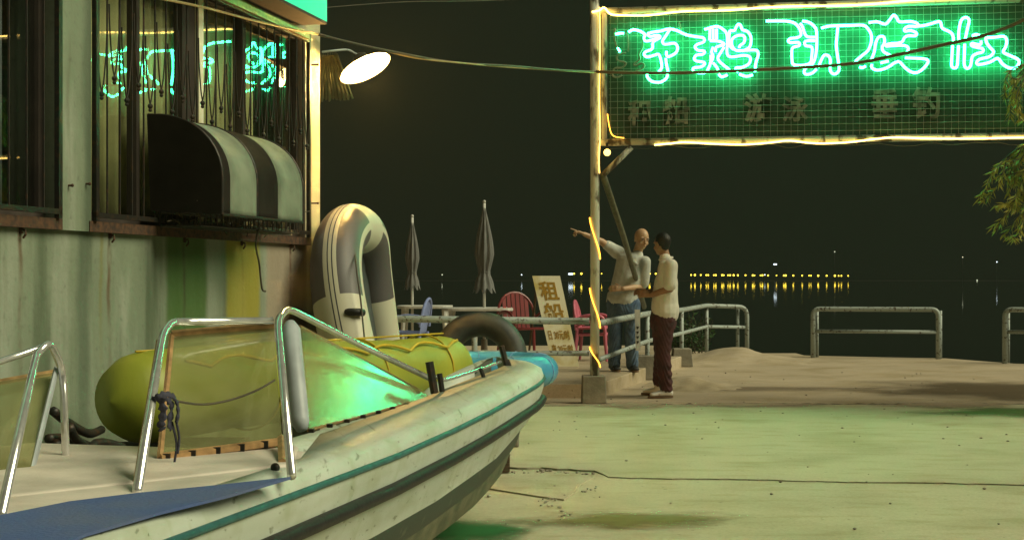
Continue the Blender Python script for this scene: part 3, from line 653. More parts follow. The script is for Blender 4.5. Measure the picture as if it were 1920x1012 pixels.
# ------------------------------------------------------------------ GATE WITH NEON SIGN
GD = 14.7
def SPt(px, py, off=0.0):
    k = (px-960)/F; x = k*(GD+0.136-off)/(1+0.16*k); d = GD-0.16*(x-0.85)-off
    return Vector((x, d, H+(HY-py)/F*d))
def Sx(x, z, off=0.0): return Vector((x, GD-0.16*(x-0.85)-off, z))
gate = thing('gate_frame', (0.85, GD, 0), 'tall peeling white pipe gate frame carrying the neon sign', 'gate')
gx = (1115-960)/F*GD
m = MB(); m.tube([(gx, GD, 0.26), (gx+.004, GD, 2.2), (gx-.003, GD, 4.6)], 0.047, 14); m.build('post', M['post'], gate, smooth=True)
m = MB(); m.box((gx-.01, GD+.02, 0.14), (0.25, 0.25, 0.28), taper=.93); m.build('footing', M['concrete'], gate, bevel=.01)
m = MB(); m.tube([Sx(7.4, .0), Sx(7.4, 4.5)], 0.047, 14); m.build('post', M['post'], gate, smooth=True)
ZBB, ZTB = 2.655, 3.975
m = MB()
for z in (ZBB, ZTB+.015): m.tube([Sx(gx+.03, z), Sx(7.4, z)], 0.036, 10)
m.build('beam', M['post'], gate, smooth=True)
m = MB(); xx = SPt(1133, 100).x; m.tube([Sx(xx, ZBB), Sx(xx, ZTB)], 0.03, 10); m.build('upright', M['post'], gate, smooth=True)
m = MB(); m.tube([P(1131, 328, GD-.02), P(1184, 276, GD-.05)], 0.030, 10); m.build('knee_brace', M['post'], gate, smooth=True)
m = MB(); m.tube([P(1131, 330, GD), P(1168, 440, 16.2), P(1208, 575, 18.0)], [0.042, .040, .038], 10, flat=.8); m.build('long_strut', M['greenstrut'], gate, smooth=True)
XL, XR = SPt(1141, 100).x, 7.3
sign = thing('neon_sign', Sx((XL+XR)/2, ZBB+.04), 'large green neon sign with Chinese characters and wire mesh in the gate', 'sign')
m = MB(); b = [Sx(XL, ZBB+.03, -.03), Sx(XR, ZBB+.03, -.03), Sx(XR, ZBB+.03, -.012), Sx(XL, ZBB+.03, -.012)]; t = [v+Vector((0, 0, ZTB-ZBB-.05)) for v in b]
m.hexa(b, t); m.build('backing_board', M['signgreen'], sign)
m = MB(); sp_ = 0.066; x = XL+.02; rnd = random.Random(21)
while x < XR:
    m.tube([Sx(x, ZBB+.03, .035), Sx(x+rnd.uniform(-.004, .004), (ZBB+ZTB)/2, .04), Sx(x, ZTB-.02, .035)], .0022, 4, cap=False); x += sp_+rnd.uniform(-.003, .003)
z = ZBB+.08
while z < ZTB-.03:
    m.tube([Sx(XL, z, .038)]+[Sx(XL+(XR-XL)*i/12, z+rnd.uniform(-.004, .004), .04) for i in range(1, 12)]+[Sx(XR, z, .038)], .0022, 4, cap=False); z += sp_
m.build('wire_mesh', M['wire'], sign)
A_ = lambda L_: [SPt(1100+x/3.374, y/3.374, .075) for x, y in L_]
B_ = lambda L_: [SPt(1500+x/3.374, y/3.374, .075) for x, y in L_]
chars = {
 'first': [A_(q) for q in (
  [(183,218),(215,212),(235,214)], [(265,205),(295,190),(340,200),(372,222)], [(195,305),(210,330)],
  [(385,215),(420,205),(470,198),(520,185),(570,195),(630,222),(700,235),(735,240),(745,255),(735,270),(700,282),(685,300),(705,320),(745,325),(735,345),(695,350),(680,372),(695,388),(740,395),(745,410),(720,425),(680,430),(672,445),(690,460),(745,462),(765,445),(785,395),(785,350)],
  [(372,222),(362,245),(375,262),(410,255),(450,240)],
  [(385,215),(400,232),(450,225),(465,240),(420,268),(415,310),(370,330),(365,350),(385,362),(430,350),(455,345),(470,380),(475,430),(455,455)],
  [(525,190),(500,230),(480,262),(495,282),(555,275),(575,300),(565,335),(520,360),(505,350),(505,325)], [(500,370),(505,410),(515,452)],
  [(383,470),(385,490),(410,515),(445,522),(475,518),(505,495),(512,470)])],
 'second': [A_(q) for q in (
  [(745,188),(770,182),(790,175),(830,170),(865,190),(885,215),(890,270),(888,340),(915,362),(990,352),(1030,360),(1035,385),(1020,410),(980,428),(945,430),(945,445),(958,458)], [(965,470),(1010,485),(1050,475)],
  [(1065,455),(1070,400),(1085,350),(1080,325),(1060,318),(1000,320),(945,320),(920,290),(920,250),(950,228),(985,225),(1000,240),(995,270),(970,290),(965,305)],
  [(905,195),(935,195),(945,175),(960,155),(975,165),(985,190),(1015,200),(1035,225),(1040,260),(1030,300),(1000,318)], [(905,195),(900,250),(905,290),(930,315)],
  [(780,185),(778,255)], [(800,185),(800,255)], [(822,185),(822,250)], [(780,260),(830,262),(860,272),(868,285),(820,300),(815,330)],
  [(800,300),(790,330),(800,360),(785,400)], [(870,300),(845,340),(830,370),(850,400),(900,440),(905,455)], [(835,470),(855,488),(890,475)], [(800,400),(825,430),(830,455)])],
 'third': [B_(q) for q in (
  [(-215,135),(-110,135),(-60,140),(-25,155),(0,190),(5,225),(-20,240),(-60,245),(-75,260),(-60,272),(-10,270),(-5,290),(-40,300),(-52,320),(-50,390),(-40,410),(10,415),(65,400),(75,350),(75,300),(35,290),(35,262),(95,260)],
  [(15,135),(60,145),(95,175),(105,210),(105,300),(95,370),(75,410),(40,430),(25,455),(40,472),(75,465),(105,440)], [(0,150),(15,170),(30,215),(50,235),(95,237)],
  [(115,430),(135,380),(155,350),(180,355),(192,380),(190,430),(195,455),(215,470),(240,458),(248,430),(240,370),(230,290),(235,220),(240,170)],
  [(135,180),(180,168),(230,165),(320,163),(400,162),(430,185),(450,220),(450,270),(430,320),(390,355),(355,385),(348,400)], [(375,425),(395,430),(415,420)])],
 'fourth': [B_(q) for q in (
  [(435,145),(490,140),(540,155),(570,125),(592,98),(612,115),(630,140),(700,138),(740,150),(745,168),(690,168),(662,182),(665,200),(700,195),(735,210),(730,228),(685,228),(660,240),(640,270),(560,280),(538,295)],
  [(450,380),(470,330),(480,270),(500,235),(530,235),(535,270),(520,300),(530,330),(580,355)], [(545,295),(600,290),(660,290),(685,305),(675,335)], [(510,400),(560,388)],
  [(455,408),(455,430),(490,445),(550,430),(620,390),(660,425),(700,455),(740,460),(780,435),(810,395),(800,378),(760,372),(665,368)],
  [(745,168),(800,160),(870,140),(890,145),(900,180),(950,205),(968,230),(970,265)])],
 'fifth': [B_(q) for q in (
  [(965,290),(960,380),(960,420),(978,432),(995,415),(1000,340),(1003,290)], [(1005,265),(1005,200),(1020,130),(1050,112),(1070,130),(1060,180),(1045,250)],
  [(1042,280),(1040,350),(1040,415),(1060,435),(1080,415),(1090,360),(1120,340),(1155,330),(1155,310),(1110,300),(1085,290),(1090,275),(1140,285),(1145,260)], [(1090,230),(1110,220),(1135,225)],
  [(1175,240),(1230,238),(1290,232),(1308,260),(1300,300),(1285,330),(1320,350),(1375,375),(1385,400),(1360,432),(1320,430),(1280,405),(1250,370),(1200,395),(1130,410),(1118,395),(1140,375),(1200,360),(1225,330),(1200,300),(1180,270),(1175,240)])]}
for k, ss in chars.items():
    m = MB()
    for q in ss: m.tube(smooth_path(q, 3), 0.0125, 7)
    o = m.build('neon_character', M['neon'], sign, smooth=True); o['label'] = k+' glowing green neon character from the left'
for q in ([(180,180),(178,250),(200,330)], [(250,335),(205,345),(190,365),(200,385),(245,395),(245,412),(220,430),(180,432),(165,460),(170,485),(200,490),(225,475)], [(355,240),(355,300),(332,345),(338,375),(300,405),(310,415),(350,400),(365,415),(355,435),(310,450)], [(225,215),(260,225),(262,330)], [(585,140),(595,195)]):
    m = MB(); m.tube(smooth_path(A_(q), 3), 0.010, 6); m.build('unlit_tube', M['deadtube'], sign, smooth=True)
for ch, a in (('租', (1177, 187, 1223, 236)), ('船', (1242, 180, 1293, 234)), ('游', (1395, 175, 1448, 230)), ('泳', (1466, 180, 1516, 228)), ('垂', (1634, 165, 1684, 222)), ('钓', (1710, 163, 1763, 223))):
    glyph_mesh(ch, a[0], a[1], a[2], a[3], lambda u, v, off: SPt(u, v, -.010+off*6), 'cutout_character', M['deadglyph'], sign, bold=0.03)
# rope lights, beads
rnd = random.Random(8)
def rope_along(pts, r, mt, name, label, parent=None):
    m = MB(); m.tube(smooth_path(pts, 4), r, 7); o = m.build(name, mt, parent, smooth=True)
    if parent is None: tag(o, label, 'rope light')
    return o
rope_along([SPt(x, y, .055) for x, y in ((1110,23),(1124,20),(1133,15),(1145,27),(1170,29),(1215,29),(1280,22),(1360,20),(1430,15),(1500,12),(1580,11),(1650,7),(1710,1),(1800,-4),(1930,-9),(2100,-14))], .010, M['rope'], 'rope_light', 'glowing yellow rope light wavering along the top beam of the sign')
rope_along([SPt(x, y, .055) for x, y in ((1227,272),(1260,269),(1285,267),(1340,270),(1400,271),(1450,267),(1480,264),(1530,269),(1590,267),(1640,261),(1680,258),(1740,260),(1830,260),(1930,258),(2100,258))], .009, M['rope'], 'rope_light', 'glowing yellow rope light wavering along the bottom beam of the sign')
rope_along([P(x, y, GD-.055) for x, y in ((1124,14),(1125,80),(1124,150),(1124,200),(1125,250),(1123,300),(1124,325))], .0062, M['ropepost'], 'rope_light', 'glowing straight yellow rope light up the gate post beside the sign')
for k, (y0, y1, lb) in enumerate(((408, 486, 'upper'), (540, 615, 'middle'), (650, 688, 'lowest'))):
    pts = []
    for i in range(14):
        t = i/13; a = math.pi*(0.95-0.9*t); pts.append(Vector((gx+.055*math.cos(a)+.002, GD-.055*math.sin(a)-.004, P(0, y0+(y1-y0)*t, GD).z)))
    rope_along(pts, .0058, M['ropeorange'], 'rope_light', lb+' orange rope light twisting across the lower gate post')
rope_along([SPt(1139, 214, .05), SPt(1143, 240, .05), SPt(1150, 255, .05), SPt(1170, 259, .05)], .005, M['ropeorange'], 'rope_light', 'thin loose light strand curling in the lower left corner of the sign')
bd = thing('fairy_lights', (gx, GD, 2.6), 'string of tiny yellow bulbs around the sign frame and gate post', 'string lights')
spots = [SPt(x+rnd.uniform(-3, 3), 14+13*(1700-x)/560+rnd.uniform(-3, 4), .062) for x in range(1165, 1720, 26)]
spots += [SPt(x+rnd.uniform(-4, 4), 274+rnd.uniform(-2, 6)-6*(x-1140)/780, .062) for x in range(1145, 1930, 22)]
spots += [P(1132+rnd.uniform(-3, 3), y+rnd.uniform(-4, 4), GD-.075) for y in range(52, 262, 28)]
spots += [P(1122+rnd.uniform(-6, 5), y, GD-.075) for y in (300, 345, 380, 470, 492, 562, 600, 628)]
m = MB(); m.ball((0, 0, 0), .0085, 8, 6); b0 = m.build('bulb', M['led'], bd, smooth=True); b0.location = Vector(spots[0])-bd.location
for s_ in spots[1:]:
    c = b0.copy(); COL.objects.link(c); c.parent = bd; c.location = s_-bd.location
m = MB(); m.tube([p+Vector((0, .02, 0)) for p in spots[22:58]], .002, 4); m.tube([p+Vector((0, .02, 0)) for p in spots[:22]], .002, 4); m.build('wire', M['cable'], bd)
hb = thing('hanging_bulb', P(1138, 268, GD-.06), 'round warm bulb hanging under the corner of the sign', 'bulb')
m = MB(); m.ball(P(1138.5, 286, GD-.06), .036, 14, 10); m.build('globe', M['bulbwarm'], hb, smooth=True)
m = MB(); m.tube([P(1138, 268, GD-.06), P(1138.5, 279, GD-.06)], .014, 8); m.build('socket', M['blackmetal'], hb)

# overhead cables
def cable(pts, r, mt, label):
    m = MB(); m.tube(smooth_path(pts, 6), r, 6); return tag(m.build('overhead_cable', mt, smooth=True), label, 'cable', 'cables strung overhead')
cable([P(270, -8, 7.2), P(380, 14, 7.9), P(480, 40, 8.6), P(560, 58, 9.3), P(597, 64, 9.75)], .0075, M['cabley'], 'pale cable running under the eave past the barred window')
cable([P(597, 64, 9.75), P(640, 76, 10.0), P(735, 97, 10.6), P(850, 117, 11.6), P(960, 124, 12.6), P(1040, 131, 13.6), P(1118, 135, GD-.06)], .009, M['cable'], 'dark cable from the building corner to the gate post, upper strand')
cable([P(597, 66, 9.78), P(700, 90, 10.4), P(780, 109, 11.0), P(870, 119, 11.7), P(960, 127, 12.7), P(1118, 137, GD-.06)], .007, M['cabley'], 'yellowish cable from the building corner to the gate post, lower strand')
cable([P(1118, 135, GD-.06), P(1250, 137, 14.2), P(1400, 132, 13.9), P(1583, 121, 13.5), P(1678, 104, 13.3), P(1784, 81, 13.1), P(1852, 65, 12.9), P(1930, 32, 12.6), P(2100, -60, 12)], .016, M['cablebrown'], 'thick brown cable crossing in front of the neon characters')
cable([P(596, 16, 9.9), P(760, 4, 10.6), P(950, 0, 12), P(1300, -20, 14)], .003, M['cable'], 'thin wire near the top edge above the lamp')

# ------------------------------------------------------------------ RAILINGS
def bend(pts, r=0.10, n=5):
    """polyline with rounded corners"""
    pts = [Vector(p) for p in pts]; out = [pts[0]]
    for i in range(1, len(pts)-1):
        a, b, c = pts[i-1], pts[i], pts[i+1]; u = (a-b); v = (c-b); q = min(r, u.length*.45, v.length*.45); p0 = b+u.normalized()*q; p1 = b+v.normalized()*q
        for k in range(n+1):
            t = k/n; out.append((p0*(1-t)+b*t)*(1-t)+(b*(1-t)+p1*t)*t)
    out.append(pts[-1]); return out
ZR, ZL = 0.81, 0.475
R0 = Vector((gx+.06, GD+.15, 0)); R1 = Vector((1.71, 18.2, 0)); R2 = Vector((2.45, 20.8, 0)); R3 = Vector((3.19, 23.6, 0)); R4 = Vector((3.90, 23.9, 0))
U = lambda p, z: Vector((p.x, p.y, z))
r1 = thing('pipe_railing', R1, 'long chipped grey pipe railing from the gate post past the two men to the water', 'railing')
m = MB(); m.tube(bend([U(R0, ZR-.0), U(R1, ZR+.01), U(R2, ZR), U(R3, ZR+.01), U(R4, ZR-.02), U(R4, 0)], .16), .036, 10)
m.build('top_rail', M['pipe'], r1, smooth=True)
m = MB(); m.tube([U(R0, ZL-.04), U(R1, ZL), U(R2, ZL), U(R3, ZL), U(R4+Vector((-.03, 0, 0)), ZL-.02)], .028, 8); m.build('lower_rail', M['pipe'], r1, smooth=True)
for p in (R1, R2, R3, R4+Vector((-.15, .03, 0))):
    m = MB(); m.tube([U(p, -.05), U(p, ZR-.02)], .030, 10); m.build('post', M['pipe'], r1, smooth=True)
for p, sz, h in ((R1, .36, .30), (R2, .30, .26)):
    m = MB(); m.box((p.x, p.y, h/2), (sz, sz, h), taper=.85); m.build('footing', M['concrete'], r1, bevel=.012)
LA = Vector((-2.9, 15.2, 0)); LB = Vector((gx-.05, GD+.10, 0))
r2 = thing('pipe_railing', LA, 'chipped grey pipe railing left of the gate post, behind the black inner tube', 'railing')
m = MB(); m.tube([U(LA, .865), U(LB, .83)], .036, 10); m.build('top_rail', M['pipe'], r2, smooth=True)
m = MB(); m.tube([U(LA, .50), U(LB, .50)], .027, 8); m.build('lower_rail', M['pipe'], r2, smooth=True)
for t in (0.0, .34, .68):
    p = LA.lerp(LB, t); m = MB(); m.tube([U(p, 0), U(p, .84)], .03, 10); m.build('post', M['pipe'], r2, smooth=True)
def uframe(pa, pb, zt, zl, label):
    t = thing('pipe_railing', pa, label, 'railing')
    m = MB(); m.tube(bend([U(pa, -.05), U(pa, zt), U(pb, zt), U(pb, -.05)], .11), .040, 12); m.build('top_rail', M['pipe'], t, smooth=True)
    m = MB(); m.tube([U(pa, zl), U(pb, zl)], .030, 8); m.build('lower_rail', M['pipe'], t, smooth=True)
    for p in (pa+Vector((.09, .12, 0)), pb+Vector((.07, .12, 0))):
        m = MB(); m.tube([U(p, -.05), U(p, zt-.02)], .026, 10); m.build('post', M['pipe'], t, smooth=True)
uframe(Vector((4.83, 23.1, 0)), Vector((6.72, 22.7, 0)), .775, .42, 'free standing white pipe barrier at the water edge, right of the two men')
uframe(Vector((7.36, 21.5, 0)), Vector((9.3, 20.6, 0)), .80, .47, 'white pipe barrier cut off by the right edge of the photo')
# depth marker strip by the first footing
mk = thing('marker_strip', G(1197, 690, .15), 'narrow white strip with a column of dark triangles behind the railing', 'marker')
dM = 16.95
q = [P(1190, 580, dM), P(1200, 580, dM), P(1201, 657, dM), P(1192, 657, dM)]
m = MB(); m.hexa([v+Vector((0, .01, 0)) for v in q], q); m.build('strip', M['white_pl'], mk)
m = MB()
for i in range(4):
    y = 612+i*9; m.hexa([P(1193, y, dM-.004), P(1198.5, y, dM-.004), P(1196, y+5, dM-.004), P(1195.6, y+5, dM-.004)], [P(1193, y, dM-.001), P(1198.5, y, dM-.001), P(1196, y+5, dM-.001), P(1195.6, y+5, dM-.001)])
m.build('triangle_marks', M['blackmetal'], mk)

# ------------------------------------------------------------------ RENTAL BOARD
db = 18.2
q4 = [P(998, 517, db+.25), P(1050, 517, db+.25), P(1086, 687, db), P(1036, 687, db)]
def BD(u, v, off): 
    p = (q4[0]*(1-u)+q4[1]*u)*(1-v)+(q4[3]*(1-u)+q4[2]*u)*v
    return p+Vector((0, -off, 0))
rb = thing('rental_board', (q4[2]+q4[3])/2, 'leaning cream board with brown hand painted Chinese boat rental prices', 'sign')
m = MB(); m.hexa([v+Vector((0, .03, 0)) for v in q4], q4); m.build('board', M['boardyel'], rb)
glyph_mesh('租', .16, .06, .82, .27, lambda u, v, o: BD(u, v, o+.001), 'painted_character', M['brushpaint'], rb, .02)
glyph_mesh('船', .14, .30, .86, .51, lambda u, v, o: BD(u, v, o+.001), 'painted_character', M['brushpaint'], rb, .02)
glyph_mesh('日 30元/时', .12, .60, .90, .705, lambda u, v, o: BD(u, v, o+.001), 'price_line', M['brushpaint'], rb, .01)
glyph_mesh('夜 20元/时', .14, .755, .92, .855, lambda u, v, o: BD(u, v, o+.001), 'price_line', M['brushpaint'], rb, .01)
m = MB(); m.tube([BD(.1, .1, -.05), BD(-.1, .1, -.05)+Vector((-.05, .5, -1.1))], .015, 6); m.tube([BD(.8, .1, -.05), BD(.8, .1, -.05)+Vector((-.05, .5, -1.0))], .015, 6); m.build('prop_leg', M['wood'], rb)

# ------------------------------------------------------------------ TERRACE FURNITURE
def plastic_chair(loc, rz, mt, label, sc=1.0):
    t = thing('plastic_chair', loc, label, 'chair', rz=rz)
    Wm = world_of(t)
    def T(x, y, z): return Wm @ Vector((x*sc, y*sc, z*sc))
    def sl(mb, a, b, c, d, th):
        n = (b-a).cross(d-a).normalized()*th; mb.hexa([a, b, c, d], [a+n, b+n, c+n, d+n])
    m = MB(); sl(m, T(-.22, -.22, .43), T(.22, -.22, .43), T(.20, .20, .41), T(-.20, .20, .41), .018); m.tube(bend([T(-.22, .2, .42), T(-.23, -.23, .43), T(.23, -.23, .43), T(.22, .2, .42)], .06), .016, 6); m.build('seat', mt, t)
    m = MB()
    arc = []
    for i in range(13):
        a = math.pi*i/12; arc.append(T(-.25*math.cos(a), .24+.10*math.sin(a)*.6, .50+.36*math.sin(a)**.75))
    m.tube(arc, .018, 7)
    for x in (-.15, -.09, -.03, .03, .09, .15): 
        zt = .50+.36*math.sin(math.acos(-x/.25))**.75; sl(m, T(x-.024, .22, .43), T(x+.024, .22, .43), T(x+.024, .29, zt), T(x-.024, .29, zt), .008)
    m.build('backrest', mt, t)
    for sx in (-1, 1):
        m = MB(); m.tube(smooth_path([T(sx*.25, .24, .55), T(sx*.28, .1, .62), T(sx*.28, -.12, .63), T(sx*.26, -.22, .56), T(sx*.235, -.23, .43)], 3), [.02]*13, 7, flat=.7); m.build('armrest', mt, t, smooth=True)
        for y in (-.22, .22):
            m = MB(); m.tube([T(sx*.22, y, .43), T(sx*.26, y*1.18, 0)], [.024, .017], 7); m.build('leg', mt, t)
    return t
TZ = 0.15
def at(px, d, z=TZ): return Vector(((px-960)/F*d, d, z))
plastic_chair(at(984, 18.9), math.radians(25), M['red'], 'red plastic armchair beside the rental board', 1.08)
plastic_chair(at(762, 18.5), math.radians(-100), M['bluechair'], 'pale blue plastic armchair behind the upright dinghy', 1.0)
for i in range(2):
    plastic_chair(at(1112, 19.6, TZ+i*.09), math.radians(78), M['pink'], ('lower' if i == 0 else 'upper')+' pink plastic chair in the stack behind the gate post', .84)
def table(loc, w_, dep, label):
    t = thing('garden_table', loc, label, 'table', group='white tables on the terrace')
    m = MB(); pts = []
    for k in range(28):
        a = 2*math.pi*k/28; c, s = math.cos(a), math.sin(a); pts.append((loc.x+w_/2*math.copysign(abs(c)**.45, c), loc.y+dep/2*math.copysign(abs(s)**.45, s)))
    m.prism(pts, loc.z+.685, loc.z+.725); m.build('tabletop', M['white_pl'], t, bevel=.008)
    for sx in (-1, 1):
        for sy in (-1, 1):
            m = MB(); m.tube([loc+Vector((sx*w_*.36, sy*dep*.36, .685)), loc+Vector((sx*w_*.40, sy*dep*.40, 0))], [.035, .024], 8); m.build('leg', M['white_pl'], t)
    return t
table(at(897, 19.4), .98, .80, 'white plastic garden table under the larger closed parasol')
table(at(797, 20.9), .80, .75, 'white plastic garden table under the smaller closed parasol')
def umbrella(loc, ztop, zb, wmax, label):
    t = thing('closed_parasol', loc, label, 'parasol')
    m = MB(); m.tube([loc, Vector((loc.x, loc.y, ztop-.02))], .019, 10); m.build('pole', M['white_pl'], t, smooth=True)
    m = MB(); m.lathe(Vector((loc.x, loc.y, loc.z)), [(0, 0), (.22, 0), (.22, .05), (.05, .09), (.04, .3), (0, .3)], 20); m.build('base', M['concrete'], t, smooth=False)
    n = 48; rows = 22; vs = []; fs = []; L_ = ztop-zb
    for j in range(rows+1):
        t_ = j/rows; z = ztop-L_*t_
        if t_ < .80: r = wmax*(.06+.94*math.sin(min(1, t_/.62)*math.pi/2)**1.3) * (1 if t_ < .6 else 1-.45*((t_-.6)/.2))
        else: r = wmax*(.55+.75*((t_-.80)/.20)**.7)
        for k in range(n):
            a = 2*math.pi*k/n; fold = 1+.20*math.sin(8*a+.8*t_*3)+.08*math.sin(16*a+2)
            if t_ > .8: fold = 1+.16*math.sin(8*a+2)
            zz = z-(.04*math.sin(8*a+2) if t_ > .95 else 0)
            vs.append(Vector((loc.x+r*fold*math.cos(a), loc.y+r*fold*math.sin(a), zz)))
    for j in range(rows):
        for k in range(n): k2 = (k+1) % n; fs.append((j*n+k, j*n+k2, (j+1)*n+k2, (j+1)*n+k))
    m = MB(); m.add(vs, fs); m.build('canopy', M['umb'], t, smooth=True)
    m = MB(); zt = ztop-L_*.79; m.tube([Vector((loc.x+wmax*.62*math.cos(2*math.pi*k/16), loc.y+wmax*.62*math.sin(2*math.pi*k/16), zt)) for k in range(16)], .009, 6, closed=True); m.build('tie', M['umb'], t)
    m = MB(); m.ball((loc.x, loc.y, ztop), .022, 10, 8); m.build('finial', M['white_pl'], t, smooth=True)
umbrella(at(908, 19.4), 2.30, 1.10, .105, 'larger closed grey parasol with yellow lit edge, right one of two')
umbrella(at(773, 20.9), 2.17, 1.13, .082, 'smaller closed grey parasol, left one behind the dinghy')

# ------------------------------------------------------------------ SHRUB AND WILLOW
def leaf(mb, p, d, ln, wd, rnd):
    d = d.normalized(); side = d.cross(Vector((rnd.uniform(-1, 1), rnd.uniform(-1, 1), rnd.uniform(-1, 1)))).normalized()
    mb.add([p, p+d*ln*.4+side*wd, p+d*ln, p+d*ln*.4-side*wd], [(0, 1, 2, 3)])
sh = thing('shrub', (3.0, 24.2, .0), 'low leafy green shrub behind the railing bend', 'shrub')
rnd = random.Random(31); mb = MB(); ms = MB()
for i in range(60):
    b = Vector((rnd.uniform(2.75, 3.25), rnd.uniform(23.9, 24.4), .0)); d = Vector((rnd.uniform(-.5, .5), rnd.uniform(-.4, .4), 1)).normalized(); L_ = rnd.uniform(.25, .72)
    ms.tube([b, b+d*L_], .004, 4)
    for k in range(12): leaf(mb, b+d*L_*rnd.uniform(.15, 1), Vector((rnd.uniform(-1, 1), rnd.uniform(-1, 1), rnd.uniform(-.2, .8))), rnd.uniform(.05, .10), .018, rnd)
mb.build('foliage', M['leaf2'], sh); ms.build('stems', M['bark'], sh)
wl = thing('willow_tree', (7.4, 14.2, 0), 'willow tree with drooping twigs hanging in front of the right end of the sign', 'tree')
m = MB(); m.tube(smooth_path([(7.4, 14.2, -.05), (7.35, 14.15, 1.2), (7.2, 14.1, 2.6), (7.05, 14.0, 3.8)], 4), [.19, .185, .18, .175, .17, .165, .16, .155, .15, .14, .13, .12, .11], 12)
LIMB = [((7.2, 14.1, 2.8), (6.4, 13.7, 3.7), (5.6, 13.3, 3.55)), ((7.1, 14.05, 3.4), (7.8, 14.6, 4.6), (8.6, 15.0, 4.9)), ((7.05, 14, 3.7), (6.6, 14.6, 4.9), (6.2, 15.0, 5.3)), ((7.2, 14.1, 2.9), (6.6, 13.2, 3.9), (6.2, 12.4, 4.2)), ((7.3, 14.1, 2.2), (6.3, 13.6, 2.9), (5.2, 13.2, 2.75))]
m.build('trunk', M['bark'], wl, smooth=True)
m = MB()
for q in LIMB: m.tube(smooth_path(q, 5), [.06-.045*i/10 for i in range(11)], 8)
m.build('limbs', M['bark'], wl, smooth=True)
mb = MB(); ms = MB(); rnd = random.Random(17)
def twig(path, dens=1.0):
    pth = smooth_path(path, 6); ms.tube(pth, [.006*(1-i/len(pth))+.0025 for i in range(len(pth))], 4)
    for i in range(1, len(pth)):
        a, b = pth[i-1], pth[i]; n = max(1, int((b-a).length/.012*dens))
        for k in range(n):
            p = a.lerp(b, k/n); d = (b-a).normalized()*.6+Vector((rnd.uniform(-.8, .8), rnd.uniform(-.8, .8), rnd.uniform(-1.0, .1)))
            leaf(mb, p, d, rnd.uniform(.06, .11), .0075, rnd)
D_ = 13.2
for q in ([(1935, 262), (1900, 285), (1868, 315), (1850, 348), (1836, 372)], [(1940, 268), (1908, 290), (1893, 330), (1890, 372)], [(1945, 340), (1910, 370), (1888, 400), (1862, 425)], [(1950, 350), (1925, 385), (1900, 420), (1880, 440)],
          [(1925, 120), (1898, 130), (1887, 150), (1884, 185)], [(1925, 125), (1905, 150), (1896, 190), (1893, 225)], [(1940, 120), (1915, 145), (1910, 190), (1912, 225)], [(1925, 265), (1905, 300), (1902, 350)], [(1945, 360), (1920, 400), (1915, 440)],
          [(1950, 275), (1915, 320), (1868, 330)], [(1935, 275), (1880, 305), (1862, 322)], [(1950, 280), (1920, 330), (1905, 395)], [(1960, 300), (1935, 340), (1918, 330)], [(1930, 350), (1900, 378), (1862, 385)]):
    twig([P(x, y, D_+rnd.uniform(-.15, .15)) for x, y in q], 1.4)
    for k_ in range(1): twig([P(x+rnd.uniform(4, 26), y+rnd.uniform(-12, 22), D_+rnd.uniform(-.3, .3)) for x, y in q], 1.0)
for q in LIMB:
    pth = smooth_path(q, 14)
    for p in pth[6:]:
        for k in range(4):
            st_ = p+Vector((rnd.uniform(-.15, .15), rnd.uniform(-.2, .2), 0)); L_ = rnd.uniform(.6, 1.5); ox, oy = rnd.uniform(-.35, .35), rnd.uniform(-.35, .35)
            e = st_+Vector((ox, oy, -L_))
            k_e = 960+F*e.x/e.y
            if k_e < 1945 or 960+F*st_.x/st_.y < 1925: continue
            twig([st_, st_+Vector((ox*.5, oy*.5, .05)), st_+Vector((ox*.8, oy*.8, -L_*.4)), e], .5)
mb.build('crown', M['leaf'], wl); ms.build('twigs', M['bark'], wl)

# ------------------------------------------------------------------ MOTOR BOAT
AX = Vector((-0.2443, -0.9697, 0)); RR = Vector((0.9697, -0.2443, 0)); TP = Vector((-0.10, 8.235, 0))     # aft direction, starboard, stem
BL = 6.4
def interp(tab, u):
    if u <= tab[0][0]: return tab[0][1]
    for (a, b), (c, d) in zip(tab, tab[1:]):
        if u <= c: return b+(d-b)*(u-a)/(c-a)
    return tab[-1][1]
Wt = [(0, .02), (.03, .10), (.10, .20), (.22, .30), (.39, .375), (.6, .43), (.9, .475), (1.4, .51), (2.2, .56), (3.2, .60), (6.4, .60)]
Zt = [(0, .765), (.5, .755), (1.5, .735), (2.5, .715), (3.6, .700), (6.4, .700)]
KZ = [(0, .58), (.05, .52), (.15, .42), (.35, .30), (.7, .19), (1.2, .12), (2, .08), (6.4, .06)]
CW = [(0, .01), (.1, .10), (.3, .20), (.6, .30), (1.0, .37), (1.8, .45), (3.0, .51), (6.4, .52)]
CZ = [(0, .62), (.1, .56), (.35, .50), (.8, .45), (1.6, .40), (3, .37), (6.4, .36)]
def BP(u, w_, z): return TP+AX*u+RR*w_+Vector((0, 0, z))
def PD(u, sg):      # the port side sits lower towards the bow
    return 0.0 if sg > 0 else -.24*min(1, u/.5)*max(0, min(1, (4.0-u)/.5))
us = [0, .03, .07, .12, .2, .3, .42, .56, .75, 1.0, 1.3, 1.7, 2.2, 2.8, 3.5, 3.95, 4.1, 4.8, 5.6, 6.4]
boat = thing('motor_boat', BP(3.2, 0, 0), 'weathered white motorboat with teal stripe, chrome rails and windscreen in the foreground', 'boat')
